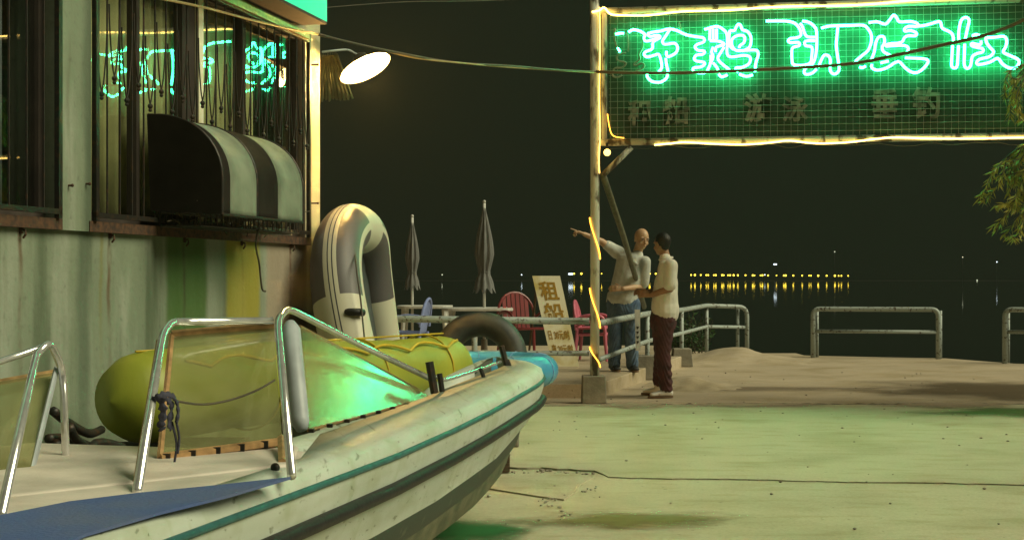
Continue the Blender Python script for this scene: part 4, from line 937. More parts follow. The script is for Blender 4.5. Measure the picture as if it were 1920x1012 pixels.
def side_rows(u):
    w_, zs, kz, cw, cz = interp(Wt, u), interp(Zt, u), interp(KZ, u), interp(CW, u), interp(CZ, u)
    w5 = w_-.02; 
    return [(w_, zs), (w_-.004, zs-.05), (w5, zs-.10), (w5+.006, zs-.125), (w5*.55+cw*.45, zs*.55-.06+cz*.45), (cw+.018, cz+.07), (cw+.004, cz+.01), (cw*.90, cz-.045), (cw*.80, cz*.5+kz*.5-.0), (cw*.45, kz+(cz-kz)*.22), (0, kz)]
m = MB()
for sg in (1, -1):
    rows = [side_rows(u) for u in us]; n = len(rows[0]); vs = [BP(u, sg*a, b+PD(u, sg)*max(0, b-.1)/.65) for u, r_ in zip(us, rows) for a, b in r_]
    for i in range(len(us)-1):
        for j in range(n-1):
            a = i*n+j; m.mi = 0 if j < 5 else (1 if j in (5, 6) else 2)
            m.add([vs[a], vs[a+1], vs[a+n+1], vs[a+n]], [(0, 1, 2, 3)])
r_ = side_rows(BL); pts = [BP(BL, a, b) for a, b in r_]+[BP(BL, -a, b) for a, b in reversed(r_[:-1])]
m.mi = 0; m.add(pts, [tuple(range(len(pts)))])
m.build('hull', [M['hullwhite'], M['darkband'], M['hullbottom']], boat, smooth=True)
# gunwale tops and foredeck plus inner liner
GW = [(0, .02), (.05, .09), (.15, .15), (.35, .19), (.8, .235), (1.5, .27), (3.5, .27), (4.1, .09), (6.4, .09)]
UD = 3.95       # decked part starts here (behind it: open well)
UOP = .30
m = MB()
def gun(u, sg):
    w_, zs, g = interp(Wt, u), interp(Zt, u)+PD(u, sg), interp(GW, u); g = min(g, w_)
    return [(w_, zs), (w_-.012, zs+.038), (w_-min(.05, g*.4), zs+.056), (w_-g, zs+.062)]
for sg in (1, -1):
    rows = [gun(u, sg) for u in us]
    for i in range(len(us)-1):
        for j in range(3):
            q = [BP(us[i], sg*rows[i][j][0], rows[i][j][1]), BP(us[i], sg*rows[i][j+1][0], rows[i][j+1][1]), BP(us[i+1], sg*rows[i+1][j+1][0], rows[i+1][j+1][1]), BP(us[i+1], sg*rows[i+1][j][0], rows[i+1][j][1])]
            m.add(q, [(0, 1, 2, 3)])
    for i in range(len(us)-1):      # inner side down to the floor
        if us[i] < .1: continue
        a, b = rows[i][3], rows[i+1][3]
        m.add([BP(us[i], sg*a[0], a[1]), BP(us[i+1], sg*b[0], b[1]), BP(us[i+1], sg*b[0]*.95, .36), BP(us[i], sg*a[0]*.95, .36)], [(0, 1, 2, 3)])
m.build('gunwale', M['hullwhite'], boat, smooth=True)
m = MB(); m.hexa([BP(.35, -.12, .34), BP(.35, .12, .34), BP(UD, .30, .34), BP(UD, -.30, .34)], [BP(.35, -.12, .36), BP(.35, .12, .36), BP(UD, .30, .36), BP(UD, -.30, .36)]); m.build('floor', M['hullwhite'], boat)
m = MB()
zd = lambda u: interp(Zt, u)+.062
ulist = [UD, 4.1, 4.8, 5.6, 6.4]
for a, b in zip(ulist, ulist[1:]):
    wa, wb = interp(Wt, a)-interp(GW, a), interp(Wt, b)-interp(GW, b)
    m.add([BP(a, wa, zd(a)), BP(a, 0, zd(a)), BP(b, 0, zd(b)), BP(b, wb, zd(b)), BP(b, -wb, zd(b)), BP(a, -wa, zd(a))], [(0, 1, 2, 3), (1, 5, 4, 2)])
wa = interp(Wt, UD)-interp(GW, UD)
m.add([BP(UD, wa, zd(UD)), BP(UD, 0, zd(UD)), BP(UD, -wa, zd(UD)), BP(UD, -wa, .35), BP(UD, wa, .35)], [(0, 1, 2, 3, 4)])
m.build('foredeck', M['deckwhite'], boat)
# stripes
m = MB()
for sg in (1, -1): m.tube([BP(u, sg*(interp(Wt, u)-.002), interp(Zt, u)+PD(u, sg)-.004) for u in us[1:]], .011, 8)
m.build('teal_stripe', M['teal'], boat, smooth=True)
m = MB()
for sg in (1, -1): m.tube([BP(u, sg*(interp(Wt, u)-.010), interp(Zt, u)+PD(u, sg)*.8-.112) for u in us if u >= .4], [.010]+[.024]*(len([u for u in us if u >= .4])-1), 8)
m.build('rub_strake', M['blackrub'], boat, smooth=True)
ZD = .762
def GD_(px, py, z=ZD): return G(px, py, z)
poly = [GD_(545, 896), GD_(400, 912), GD_(258, 926), GD_(130, 942), GD_(0, 968), GD_(-220, 1010)]
low = [GD_(-220, 1150), GD_(60, 1050), GD_(160, 1003), GD_(300, 962), GD_(430, 930)]
m = MB(); m.prism([(p.x, p.y) for p in poly+low], ZD-.003, ZD+.004); m.build('blue_deck_pad', M['bluecarpet'], boat)
# white coaming / dash under the windscreen
m = MB(); zc = ZD-.02
cp = [GD_(548, 872), GD_(258, 905), GD_(-60, 940)]; cq = [GD_(-60, 885), GD_(330, 850), GD_(530, 828), GD_(560, 840)]
m.prism([(p.x, p.y) for p in cp+cq], zc, ZD+.006); m.build('dash_coaming', M['deckwhite'], boat, bevel=.008)
# windscreen: front panes and starboard pane
def pane(b0, b1, t1, t0, name, parent=boat, th=.006):
    n = (b1-b0).cross(t0-b0).normalized()*th; mm = MB(); mm.hexa([b0, b1, b1+n, b0+n], [t0, t1, t1+n, t0+n]); return mm.build(name, M['screen'], parent)
fb0, fb1 = P(300, 858, 4.08), P(528, 828, 4.35); ft0, ft1 = P(322, 628, 4.62), P(512, 612, 4.78)
pane(fb0, fb1, ft1, ft0, 'windscreen_pane')
sb0, sb1 = P(578, 806, 4.74), P(803, 745, 6.08); st0, st1 = P(562, 612, 5.32), P(790, 733, 6.16)
pane(sb0, sb1, st1, st0, 'windscreen_pane')
pb0, pb1 = P(-120, 935, 3.62), P(52, 900, 3.85); pt0, pt1 = P(-110, 735, 4.1), P(100, 698, 4.35)
pane(pb0, pb1, pt1, pt0, 'windscreen_pane')
m = MB()
m.tube([fb0, fb1], .014, 6); m.tube([fb0+Vector((0, .0, -.0)), ft0], .010, 6); m.tube([ft0, ft1], .016, 6); m.tube([sb0, sb1], .006, 6); m.tube([st0, st1], .007, 6); m.tube([pt0, pt1], .009, 6)
m.tube([GD_(258, 905), P(300, 640, 4.55)], .013, 6); m.tube([P(530, 868, 4.0), P(528, 822, 4.3)], .014, 6)
m.build('screen_frame', M['bronze'], boat)
m = MB()
m.tube(bend([GD_(547, 892), P(520, 600, 4.62), P(540, 577, 4.95), P(672, 645, 5.55), P(812, 712, 6.12)], .10), .0125, 10)
m.build('grab_arch', M['chrome'], boat, smooth=True)
m = MB(); m.tube(bend([GD_(257, 922), P(305, 626, 4.40), P(322, 603, 4.52), P(350, 603, 4.6), P(511, 601, 4.75)], .06), .0125, 10)
m.build('grab_arch', M['chrome'], boat, smooth=True)
m = MB(); m.tube(bend([GD_(2, 966), P(68, 665, 4.15), P(92, 640, 4.2), P(118, 690, 4.3), P(124, 872, 4.2)], .10), .0115, 10); m.tube(smooth_path([P(85, 648, 4.2), P(40, 664, 4.15), P(-40, 690, 4.0)], 3), .010, 8)
m.build('grab_arch', M['chrome'], boat, smooth=True)
m = MB(); m.tube([P(57, 893, 3.9), P(105, 695, 4.3)], .018, 8, flat=.4); m.build('flat_strut', M['fender'], boat)
m = MB(); m.tube([P(567, 806, 4.62), P(562, 790, 4.63), P(546, 618, 4.86), P(544, 606, 4.88)], [.018, .031, .031, .018], 14); o = m.build('fender', M['fender'], None, smooth=True); tag(o, 'white tube fender standing inside the windscreen corner', 'fender')
# small posts and forward rail
m = MB()
for a, b, r in (((815, 737), (805, 678), .017), ((829, 734), (824, 700), .012), ((907, 707), (901, 690), .010), ((951, 690), (940, 648), .016), ((957, 690), (951, 674), .011)):
    g = G(a[0], a[1], .80); m = MB(); m.tube([g, P(b[0], b[1], g.y)], r, 8); m.build('rail_post', M['blackmetal'], boat)
m = MB(); m.tube(smooth_path([P(806, 700, 6.15), P(822, 708, 6.3), P(832, 712, 6.4), P(880, 698, 6.8), P(938, 678, 7.4)], 4), .0085, 8); m.build('side_rail', M['chrome'], boat, smooth=True)
for i in range(9):
    t = i/8; p = sb0.lerp(sb1, t); m = MB(); m.box(p+Vector((.012, -.01, .0)), (.018, .03, .012)); m.build('clip', M['blackmetal'], boat)
for i in range(5): m = MB(); m.box(fb0.lerp(fb1, (i+.3)/5)+Vector((0, -.012, 0)), (.02, .012, .022)); m.build('clip', M['blackmetal'], boat)
m = MB(); m.ball(P(516, 876, 3.9), .013, 10, 8); m.tube([P(516, 876, 3.9), P(520, 905, 3.88)], .007, 6); m.build('knob', M['blackmetal'], boat, smooth=True)
# props under the boat
for i, (u, w_) in enumerate(((2.3, 0), (4.6, 0))):
    c = BP(u, w_, 0); m = MB(); hgt = interp(KZ, u)+.03
    m.box((c.x, c.y, hgt/2), (.30, .16, hgt), Matrix.Rotation(.245, 3, 'Z')); tag(m.build('timber_block', M['wood'], bevel=.01), ('timber block under the middle of the motorboat' if i == 0 else 'timber block under the near end of the motorboat'), 'block')
# rag and rope on the arch
m = MB(); rnd = random.Random(12); dR = 4.0
def strip(mb, pts, w0, w1, rnd):
    pts = smooth_path(pts, 6); n = len(pts)
    mb.tube(pts, [(w0+(w1-w0)*i/(n-1))*(1+.35*math.sin(i*1.7)+rnd.uniform(-.2, .2)) for i in range(n)], 9, flat=.35)
strip(m, [P(286, 750, dR-.06), P(300, 742, dR-.07), P(318, 740, dR-.03), P(330, 750, dR), P(334, 772, dR), P(331, 790, dR)], .008, .015, rnd)
strip(m, [P(290, 744, dR-.07), P(312, 748, dR-.05), P(322, 760, dR-.01), P(318, 792, dR-.01), P(322, 800, dR)], .008, .013, rnd)
strip(m, [P(300, 745, dR-.06), P(306, 770, dR-.05), P(302, 796, dR-.05), P(306, 806, dR-.05)], .010, .012, rnd)
for q in ([(322, 790), (331, 830), (328, 860), (324, 888)], [(330, 788), (336, 820), (333, 850)]): m.tube(smooth_path([P(x, y, dR) for x, y in q], 3), .0035, 6)
tag(m.build('tied_rag', M['rag'], smooth=True), 'dark rag knotted round the middle chrome arch of the boat', 'rag')
m = MB(); m.tube(smooth_path([P(332, 752, 4.05), P(380, 758, 4.2), P(430, 750, 4.3), P(480, 732, 4.4), P(515, 712, 4.5)], 4), .0035, 5); tag(m.build('thin_line', M['cable'], smooth=True), 'thin dark line sagging across the boat windscreen', 'rope')

# ------------------------------------------------------------------ INFLATABLES
fl = thing('yellow_float', (-1.0, 7.5, .5), 'long yellow inflatable float with rope trim lying behind the motorboat', 'inflatable')
A0, A1 = Vector((-1.66, 5.95, .765)), Vector((-.34, 8.95, .735)); ln = (A1-A0).length
m = MB(); pts = []; rr = []
for i in range(41):
    t = i/40; e = min(t, 1-t)*ln; r = .198*math.sqrt(max(0, 1-(1-min(1, e/.26))**2.2)) + .001
    r *= 1-.035*(abs(math.sin(t*math.pi*4)) < .12)
    pts.append(A0.lerp(A1, t)+Vector((0, 0, .015*math.sin(t*6)))); rr.append(max(r, .004))
m.tube(pts, rr, 32); m.build('body', M['yellow'], fl, smooth=True)
dirF = (A1-A0).normalized(); sideF = dirF.cross(Vector((0, 0, 1))).normalized()
m = MB()
for t in (.30, .62, .86):
    c = A0.lerp(A1, t); m.tube([c+(sideF*math.cos(a)+Vector((0, 0, 1))*math.sin(a))*.200 for a in [2*math.pi*k/28 for k in range(28)]], .006, 6, closed=True)
rp = []
for i in range(57):
    t = .10+.82*i/56; c = A0.lerp(A1, t); a = math.radians(38+15*abs(math.sin(t*math.pi*7))); rp.append(c+(sideF*math.cos(a)+Vector((0, 0, 1))*math.sin(a))*(.209))
m.tube(rp, .008, 6)
m.tube([A0.lerp(A1, t)+(sideF*.0+Vector((0, 0, 1)))*.203 for t in (.05, .12, .3, .5, .7, .88, .94)], .005, 6)
m.build('rope_trim', M['seam'], fl, smooth=True)
for (x, y, h, lb) in ((-1.42, 6.5, .55, 'stack of dark crates under the left end of the yellow float'), (-.52, 8.6, .52, 'stack of dark crates under the right end of the yellow float')):
    t = thing('crate_stack', (x, y, 0), lb, 'crates'); n = 3
    for i in range(n):
        m = MB(); z0 = i*h/n; z1 = (i+1)*h/n-.012
        for sx in (-1, 1): m.box((x+sx*.19, y, (z0+z1)/2), (.02, .4, z1-z0)); m.box((x, y+sx*.19, (z0+z1)/2), (.36, .02, z1-z0))
        m.box((x, y, z0+.012), (.358, .358, .018)); m.build('crate', M['wood'], t)
rf = thing('blue_raft', (-.22, 9.75, .5), 'blue round inflatable pool raft behind the bow of the boat', 'inflatable')
def ring(c, R, r, n=48, seg=18, rot=None, sx=1):
    pts = []
    for k in range(n):
        a = 2*math.pi*k/n; v = Vector((R*sx*math.cos(a), R*math.sin(a), 0)); pts.append(Vector(c)+((rot @ v) if rot is not None else v))
    mm = MB(); mm.tube(pts, r, seg, closed=True); return mm
RC = Vector((-.19, 9.75, .655))
ring(RC, .40, .105).build('ring_tube', M['bluepvc'], rf, smooth=True)
m = MB(); m.lathe(RC, [(0, -.08), (.33, -.08), (.33, -.06), (0, -.06)], 40); m.build('floor', M['bluein'], rf)
m = MB()
for k in range(9):
    a = 2*math.pi*k/9+.3; u = Vector((math.cos(a), math.sin(a), 0)); m.tube([RC+u*(.40+.107*math.cos(b))+Vector((0, 0, .107*math.sin(b))) for b in [2*math.pi*j/16 for j in range(16)]], .003, 4, closed=True)
m.build('seam', M['bluein'], rf)
ptk = thing('pallet_stack', (-.2, 9.75, 0), 'stack of old wooden pallets under the blue raft', 'pallets')
for i in range(4):
    m = MB(); z0 = .135*i
    for k in range(6): m.box((-.30-.25+.10*k, 9.75, z0+.115), (.07, .6, .02)); 
    for k in range(3): m.box((-.30, 9.75-.26+.26*k, z0+.052), (.57, .07, .10))
    m.build('pallet', M['wood'], ptk)
it = MB(); rotT = Matrix.Rotation(math.radians(78), 3, 'X') @ Matrix.Rotation(.0, 3, 'Z')
tc_ = Vector((-.245, 10.95, .665)); ring(tc_, .265, .098, rot=rotT)
o = ring(tc_, .265, .098, rot=rotT).build('inner_tube', M['tubeblack'], smooth=True); tag(o, 'large black rubber inner tube standing upright behind the blue raft', 'inner tube')
m = MB(); m.box((-.245, 11.0, .17), (.6, .3, .34)); tag(m.build('concrete_block', M['concrete'], bevel=.015), 'concrete block carrying the upright black inner tube', 'block')

# upright dinghy
def dinghy_mat():
    m, N, L, B = newmat('grey_white_pvc'); uv = N.new('ShaderNodeUVMap'); uv.uv_map = 'UVMap'; sp = N.new('ShaderNodeSeparateXYZ'); L.new(uv.outputs[0], sp.inputs[0])
    rv = N.new('ShaderNodeValToRGB'); rv.color_ramp.interpolation = 'CONSTANT'
    W_ = (0.50, 0.47, 0.36, 1); Gy = (0.085, 0.075, 0.075, 1)
    e = rv.color_ramp.elements; e[0].position = 0; e[0].color = (1, 1, 1, 1); e[1].position = DV[0]; e[1].color = (0, 0, 0, 1)
    for p, c in ((DV[1], 1), (DV[2], 0), (DV[3], 1)): x = e.new(p); x.color = (c, c, c, 1)
    L.new(sp.outputs[1], rv.inputs[0])
    ru = N.new('ShaderNodeValToRGB'); ru.color_ramp.interpolation = 'CONSTANT'; e = ru.color_ramp.elements
    e[0].position = 0; e[0].color = (0, 0, 0, 1); e[1].position = DU-.052; e[1].color = (1, 1, 1, 1)
    for p, c in ((DU-.026, 0), (DU-.022, 1), (DU+.004, 0), (DU+.008, 1), (DU+.034, 0), (DW0, 1), (DW1, 0)): x = e.new(p % 1.0); x.color = (c, c, c, 1)
    L.new(sp.outputs[0], ru.inputs[0])
    ss = N.new('ShaderNodeValToRGB'); ss.color_ramp.interpolation = 'CONSTANT'; e = ss.color_ramp.elements      # dark lines between the stripes on white
    e[0].position = 0; e[0].color = (0, 0, 0, 1); e[1].position = DU-.026; e[1].color = (1, 1, 1, 1)
    for p, c in ((DU-.018, 0), (DU+.002, 1), (DU+.010, 0)): x = e.new(p); x.color = (c, c, c, 1)
    L.new(sp.outputs[0], ss.inputs[0])
    mx = N.new('ShaderNodeMath'); mx.operation = 'MAXIMUM'; L.new(rv.outputs[0], mx.inputs[0]); L.new(ru.outputs[0], mx.inputs[1])
    c1 = N.new('ShaderNodeMix'); c1.data_type = 'RGBA'; L.new(mx.outputs[0], c1.inputs[0]); c1.inputs[6].default_value = Gy; c1.inputs[7].default_value = W_
    c2 = N.new('ShaderNodeMix'); c2.data_type = 'RGBA'; L.new(ss.outputs[0], c2.inputs[0]); L.new(c1.outputs[2], c2.inputs[6]); c2.inputs[7].default_value = (.04, .04, .05, 1)
    L.new(c2.outputs[2], B.inputs['Base Color']); B.inputs['Roughness'].default_value = .5; return m
DV = (.265, .465, .545, .72); DU = .737; DW0, DW1 = .945, .99
dp = [P(690, 830, 8.95), P(672, 730, 9.05), P(650, 640, 9.15), P(635, 560, 9.25), P(630, 500, 9.35), P(636, 455, 9.5), P(652, 430, 9.7), P(671, 430, 9.9), P(686, 452, 10.1), P(693, 510, 10.25), P(702, 580, 10.32), P(713, 660, 10.38), P(725, 760, 10.42), P(735, 805, 10.45)]
dp = smooth_path(dp, 5); nn = len(dp)
dg = thing('inflatable_dinghy', (-1.0, 9.6, 0), 'grey and white inflatable dinghy standing on end against the building corner', 'dinghy')
m = MB(); m.tube(dp, [.178-.03*(i/nn) for i in range(nn)], 40)
m.build('side_tube', dinghy_mat(), dg, smooth=True)
# dinghy floor between the tubes
fv = []; ff = []
for i in range(0, 31, 5):
    a, b = dp[i], dp[nn-1-i]; 
    for k in range(5): fv.append(a.lerp(b, .12+.76*k/4)+Vector((.0, .02, 0)))
for i in range(6):
    for k in range(4): a = i*5+k; ff.append((a, a+1, a+6, a+5))
m = MB(); m.add(fv, ff); o = m.build('floor', mat('dinghy_floor', (.05, .06, .06), .6), dg, smooth=True); sm = o.modifiers.new('t', 'SOLIDIFY'); sm.thickness = .02
m = MB(); hp = P(664, 586, 9.07); m.tube([hp+Vector((-.055, .0, .0)), hp+Vector((-.03, -.035, .005)), hp+Vector((.03, -.035, .005)), hp+Vector((.055, .0, 0))], .024, 10); m.build('handle', M['blackrub'], dg, smooth=True)
m = MB(); hp = P(664, 440, 9.5); m.ball(hp, .04, 12, 8, (1, .5, 1.2)); m.ball(hp+Vector((0, -.02, .0)), .022, 10, 8); m.build('valve', M['blackrub'], dg, smooth=True)
m = MB(); m.tube(smooth_path([P(664, 455, 9.46), P(668, 500, 9.15), P(676, 560, 9.05), P(680, 600, 9.0), P(684, 640, 8.95)], 4), .006, 6); m.build('grab_line', M['cable'], dg, smooth=True)

# ------------------------------------------------------------------ CLUTTER BY THE WALL
jk = thing('scrap_pipes', (-1.9, 5.7, .3), 'dark bent pipes heaped by the wall at the end of the yellow float', 'scrap')
m = MB()
for q in ([(100, 770), (125, 790), (165, 812), (190, 805)], [(90, 822), (130, 822), (180, 842), (205, 856)], [(105, 830), (115, 860), (110, 900)], [(130, 800), (150, 830), (200, 850), (260, 860)], [(160, 870), (180, 830), (230, 838)]):
    m.tube(smooth_path([P(x, y, 5.4+.15*i) for i, (x, y) in enumerate(q)], 4), .018, 8)
m.build('pipes', M['blackmetal'], jk, smooth=True)
m = MB(); m.box((-1.80, 5.65, .12), (.5, .8, .24)); m.box((-1.75, 5.9, .33), (.4, .5, .14)); m.build('lumber', M['wood'], jk, bevel=.01)
o = ring((-1.62, 6.15, .50), .20, .06).build('small_tyre', M['tubeblack'], smooth=True); tag(o, 'small black tyre lying below the left end of the yellow float', 'tyre')
fbx = thing('foam_box', P(118, 868, 5.2), 'white foam box between the chrome arches by the wall', 'box')
c = P(118, 880, 5.2); m = MB(); m.box((c.x, c.y, .50), (.24, .2, .16)); m.build('box', M['foam'], fbx, bevel=.008); m = MB(); m.box((c.x, c.y, .595), (.25, .21, .025)); m.build('lid', M['foam'], fbx, bevel=.006)
m = MB(); m.box((c.x, c.y, .205), (.3, .25, .41)); tag(m.build('wooden_crate', M['wood'], bevel=.01), 'wooden crate carrying the white foam box', 'crate')

# ------------------------------------------------------------------ PEOPLE
def ell(mb, p0, p1, r0, r1, seg=16, side=None):
    """tapered solid with elliptical ends; r = (side radius, depth radius)"""
    p0, p1 = Vector(p0), Vector(p1); ax_ = (p1-p0).normalized()
    sd = (side-ax_*side.dot(ax_)).normalized() if side is not None else ax_.orthogonal().normalized()
    dp_ = ax_.cross(sd); vs = []
    n = 7
    R0 = r0 if isinstance(r0, tuple) else (r0, r0); R1_ = r1 if isinstance(r1, tuple) else (r1, r1)
    rowsL = []
    for k in range(4): a = math.pi/2*k/4; rowsL.append((p0-ax_*min(R0)*math.cos(a), math.sin(a)*R0[0]+1e-4, math.sin(a)*R0[1]+1e-4))
    for k in range(n): t = k/(n-1); rowsL.append((p0.lerp(p1, t), R0[0]*(1-t)+R1_[0]*t, R0[1]*(1-t)+R1_[1]*t))
    for k in range(1, 5): a = math.pi/2*k/4; rowsL.append((p1+ax_*min(R1_)*math.sin(a), math.cos(a)*R1_[0]+1e-4, math.cos(a)*R1_[1]+1e-4))
    for c_, a_, b_ in rowsL:
        for q in range(seg): th = 2*math.pi*q/seg; vs.append(c_+sd*a_*math.cos(th)+dp_*b_*math.sin(th))
    m_ = len(rowsL); fs = [(i*seg+q, i*seg+(q+1) % seg, (i+1)*seg+(q+1) % seg, (i+1)*seg+q) for i in range(m_-1) for q in range(seg)]
    fs += [tuple(reversed(range(seg))), tuple((m_-1)*seg+q for q in range(seg))]
    mb.add(vs, fs)
def fused(mb, name, mt, parent, vox, smooth_it=3):
    o = mb.build(name, mt, parent); r = o.modifiers.new('r', 'REMESH'); r.mode = 'VOXEL'; r.voxel_size = vox; r.use_smooth_shade = True
    s_ = o.modifiers.new('s', 'SMOOTH'); s_.iterations = smooth_it; s_.factor = .5
    dgp = bpy.context.evaluated_depsgraph_get(); me = bpy.data.meshes.new_from_object(o.evaluated_get(dgp)); o.modifiers.clear(); old = o.data; o.data = me; me.name = name
    me.materials.clear(); me.materials.append(mt)
    for p_ in me.polygons: p_.use_smooth = True
    return o
def head(mb, c, fwd, up=Vector((0, 0, 1)), s=1.0):
    fwd = fwd.normalized(); sd = fwd.cross(up).normalized(); up = sd.cross(fwd).normalized()
    R_ = Matrix((sd, fwd, up)).transposed()
    B_h = lambda x, y, z: c+(sd*x+fwd*y+up*z)*s
    mb.ball(B_h(0, -.012, .025), .095*s, 20, 14, (.80, 1.0, .98), R_)      # skull
    mb.ball(B_h(0, .022, -.035), .070*s, 18, 12, (.86, .95, 1.15), R_)      # face
    mb.ball(B_h(0, .045, -.088), .030*s, 12, 8, (1.2, 1, .8), R_)          # chin
    ell(mb, B_h(0, .088, .005), B_h(0, .104, -.034), .009*s, .014*s, 10)     # nose
    for x in (-1, 1):
        mb.ball(B_h(x*.079, -.002, -.012), .030*s, 10, 8, (.35, .7, 1.1), R_)  # ear
        mb.ball(B_h(x*.034, .070, .022), .020*s, 10, 8, (1.2, .6, .5), R_)    # brow
        mb.ball(B_h(x*.038, .062, -.036), .024*s, 10, 8, (1, .7, .9), R_)     # cheek
    mb.ball(B_h(0, .088, -.060), .016*s, 10, 8, (1.5, .6, .5), R_)        # lips
    return B_h, R_
def hand(mb, wr, dirv, palm_n, s=1.0, curl=.3, point=False):
    dirv = dirv.normalized(); palm_n = (palm_n-dirv*palm_n.dot(dirv)).normalized(); sd = dirv.cross(palm_n).normalized()
    pc = wr+dirv*.05*s; ell(mb, wr+dirv*.02*s, wr+dirv*.082*s, (.032*s, .016*s), (.040*s, .014*s), 14, sd)
    for i in range(4):
        off = (-1.5+i)*.021*s; L1 = (.040, .046, .043, .034)[i]*s; base = wr+dirv*.086*s+sd*off
        cu = curl if not (point and i == 0) else .03
        if point and i > 0: cu = 1.0
        p_ = base; a = cu*.6; 
        for j, f in enumerate((1, .7, .55)):
            d = dirv*math.cos(a)+palm_n*math.sin(a); q = p_+d*L1*f; ell(mb, p_, q, .0092*s*(1-.08*j), .0086*s*(1-.1*j), 8); p_ = q; a += cu
    tb = wr+dirv*.035*s-sd*.030*s; td = (dirv*.7-sd*.6+palm_n*.35).normalized(); q = tb+td*.035*s; ell(mb, tb, q, .013*s, .011*s, 8); q2 = q+(td+dirv*.5+palm_n*.2).normalized()*.028*s; ell(mb, q, q2, .0105*s, .009*s, 8)

def folds(o, amp, fn):
    me = o.data; me.update(); nrm = [v.normal.copy() for v in me.vertices]
    for v, n_ in zip(me.vertices, nrm): v.co += n_*amp*fn(v.co)
def shirt_folds(p):
    return (math.sin(26*p.x+9*p.z+3*math.sin(7*p.z))*.6+math.sin(38*p.y-14*p.z+2*math.sin(9*p.x))*.5)*(.5+.5*math.sin(5*p.z+1))+.5*math.sin(60*p.z+25*p.x*math.sin(8*p.z))*max(0, .3*math.sin(11*p.y))
def leg_folds(p):
    lo = 1.0 if p.z < .35 else .45
    return lo*math.sin(70*p.z+10*math.sin(22*p.x)+7*math.sin(15*p.y))+.5*math.sin(30*p.x+5*p.z)
# ---- man in cream shirt (standing, facing left and slightly away)
d0 = 15.42
def Rn(px, py, dd=0.0): return P(px, py, d0+dd)
pr = thing('person', Vector((Rn(1243, 740).x, d0, 0)), 'man in cream short sleeved shirt and maroon trousers seen from behind, hands together', 'person')
FW = Vector((-1, .12, 0)).normalized(); SD = Vector((.12, 1, 0)).normalized()     # facing, and far side
body = MB(); hc = Rn(1241, 458, .02); hf = Vector((-.62, .78, -.06))
Bh, Rh = head(body, hc, hf)
nk = Rn(1247, 484); ell(body, nk+Vector((.01, 0, -.03)), hc+Vector((.015, 0, -.05)), .058, .052)
shN, shF = Rn(1257, 499, -.17), Rn(1247, 497, .19)
elN, haN = Rn(1256, 541, -.20), Rn(1221, 553, -.10)
elF, haF = Rn(1240, 541, .24), Rn(1213, 548, .10)
ell(body, Rn(1250, 505), Rn(1246, 560), (.17, .10), (.14, .11), side=SD)
ell(body, Rn(1246, 560), Rn(1243, 600), (.14, .12), (.155, .12), side=SD)
for a, e, h in ((shN, elN, haN), (shF, elF, haF)):
    ell(body, a, e, .055, .043); ell(body, e, h, .042, .028)
hand(body, haN, Vector((-1, .25, .12)), Vector((0, .9, -.3)), 1.0, .55); hand(body, haF, Vector((-1, -.2, .1)), Vector((0, -.9, -.3)), 1.0, .5)
hipN, hipF = Rn(1245, 600, -.09), Rn(1241, 600, .09); knN, knF = Rn(1243, 662, -.09), Rn(1241, 662, .11); anN, anF = Rn(1249, 726, -.08), Rn(1236, 715, .22)
for a, k_, n_ in ((hipN, knN, anN), (hipF, knF, anF)): ell(body, a, k_, .085, .06); ell(body, k_, n_, .055, .038)
fused(body, 'body', M['skin2'], pr, .0055)
# shirt
sh_ = MB()
ell(sh_, Rn(1250, 500), Rn(1249, 530), (.185, .095), (.185, .125), side=SD); ell(sh_, Rn(1249, 530), Rn(1246, 578), (.185, .130), (.185, .145), side=SD)
ell(sh_, Rn(1247, 575), Rn(1247, 586), (.19, .148), (.195, .150), side=SD); ell(sh_, Rn(1257, 580), Rn(1262, 597), (.12, .06), (.09, .035), side=SD)
ell(sh_, Rn(1250, 494), Rn(1247, 484), (.09, .075), (.07, .065), side=SD)
for a, e in ((shN, elN), (shF, elF)): ell(sh_, a+Vector((0, 0, .005)), a.lerp(e, .82), .075, .072)
for a in (shN, shF): ell(sh_, a, Rn(1250, 492), .062, .07)
folds(fused(sh_, 'shirt', M['shirt'], pr, .008, 4), .007, shirt_folds)
m = MB(); m.tube([nk+Vector((.01, 0, -.005))+FW*.066*math.cos(a)+SD*.074*math.sin(a)+Vector((0, 0, -.012*math.cos(a))) for a in [2*math.pi*k/20 for k in range(20)]], .014, 8, closed=True); m.build('collar', M['shirt'], pr, smooth=True)
tr = MB()
ell(tr, Rn(1245, 583), Rn(1243, 604), (.165, .135), (.17, .145), side=SD)
for a, k_, n_, g in ((hipN, knN, anN, 1), (hipF, knF, anF, -1)):
    ell(tr, a, k_, (.098, .12), (.075, .085), side=SD); ell(tr, k_, n_+Vector((0, 0, .0)), (.075, .085), (.062, .072), side=SD)
folds(fused(tr, 'trousers', M['maroon'], pr, .008, 3), .006, leg_folds)
hr = MB()
hr.ball(Bh(0, -.020, .034), .0965, 22, 16, (.82, 1.0, .98), Rh); hr.ball(Bh(0, -.050, -.008), .060, 16, 12, (1.0, .75, 1.0), Rh)
ho = hr.build('hair', M['hair'], pr, smooth=True)
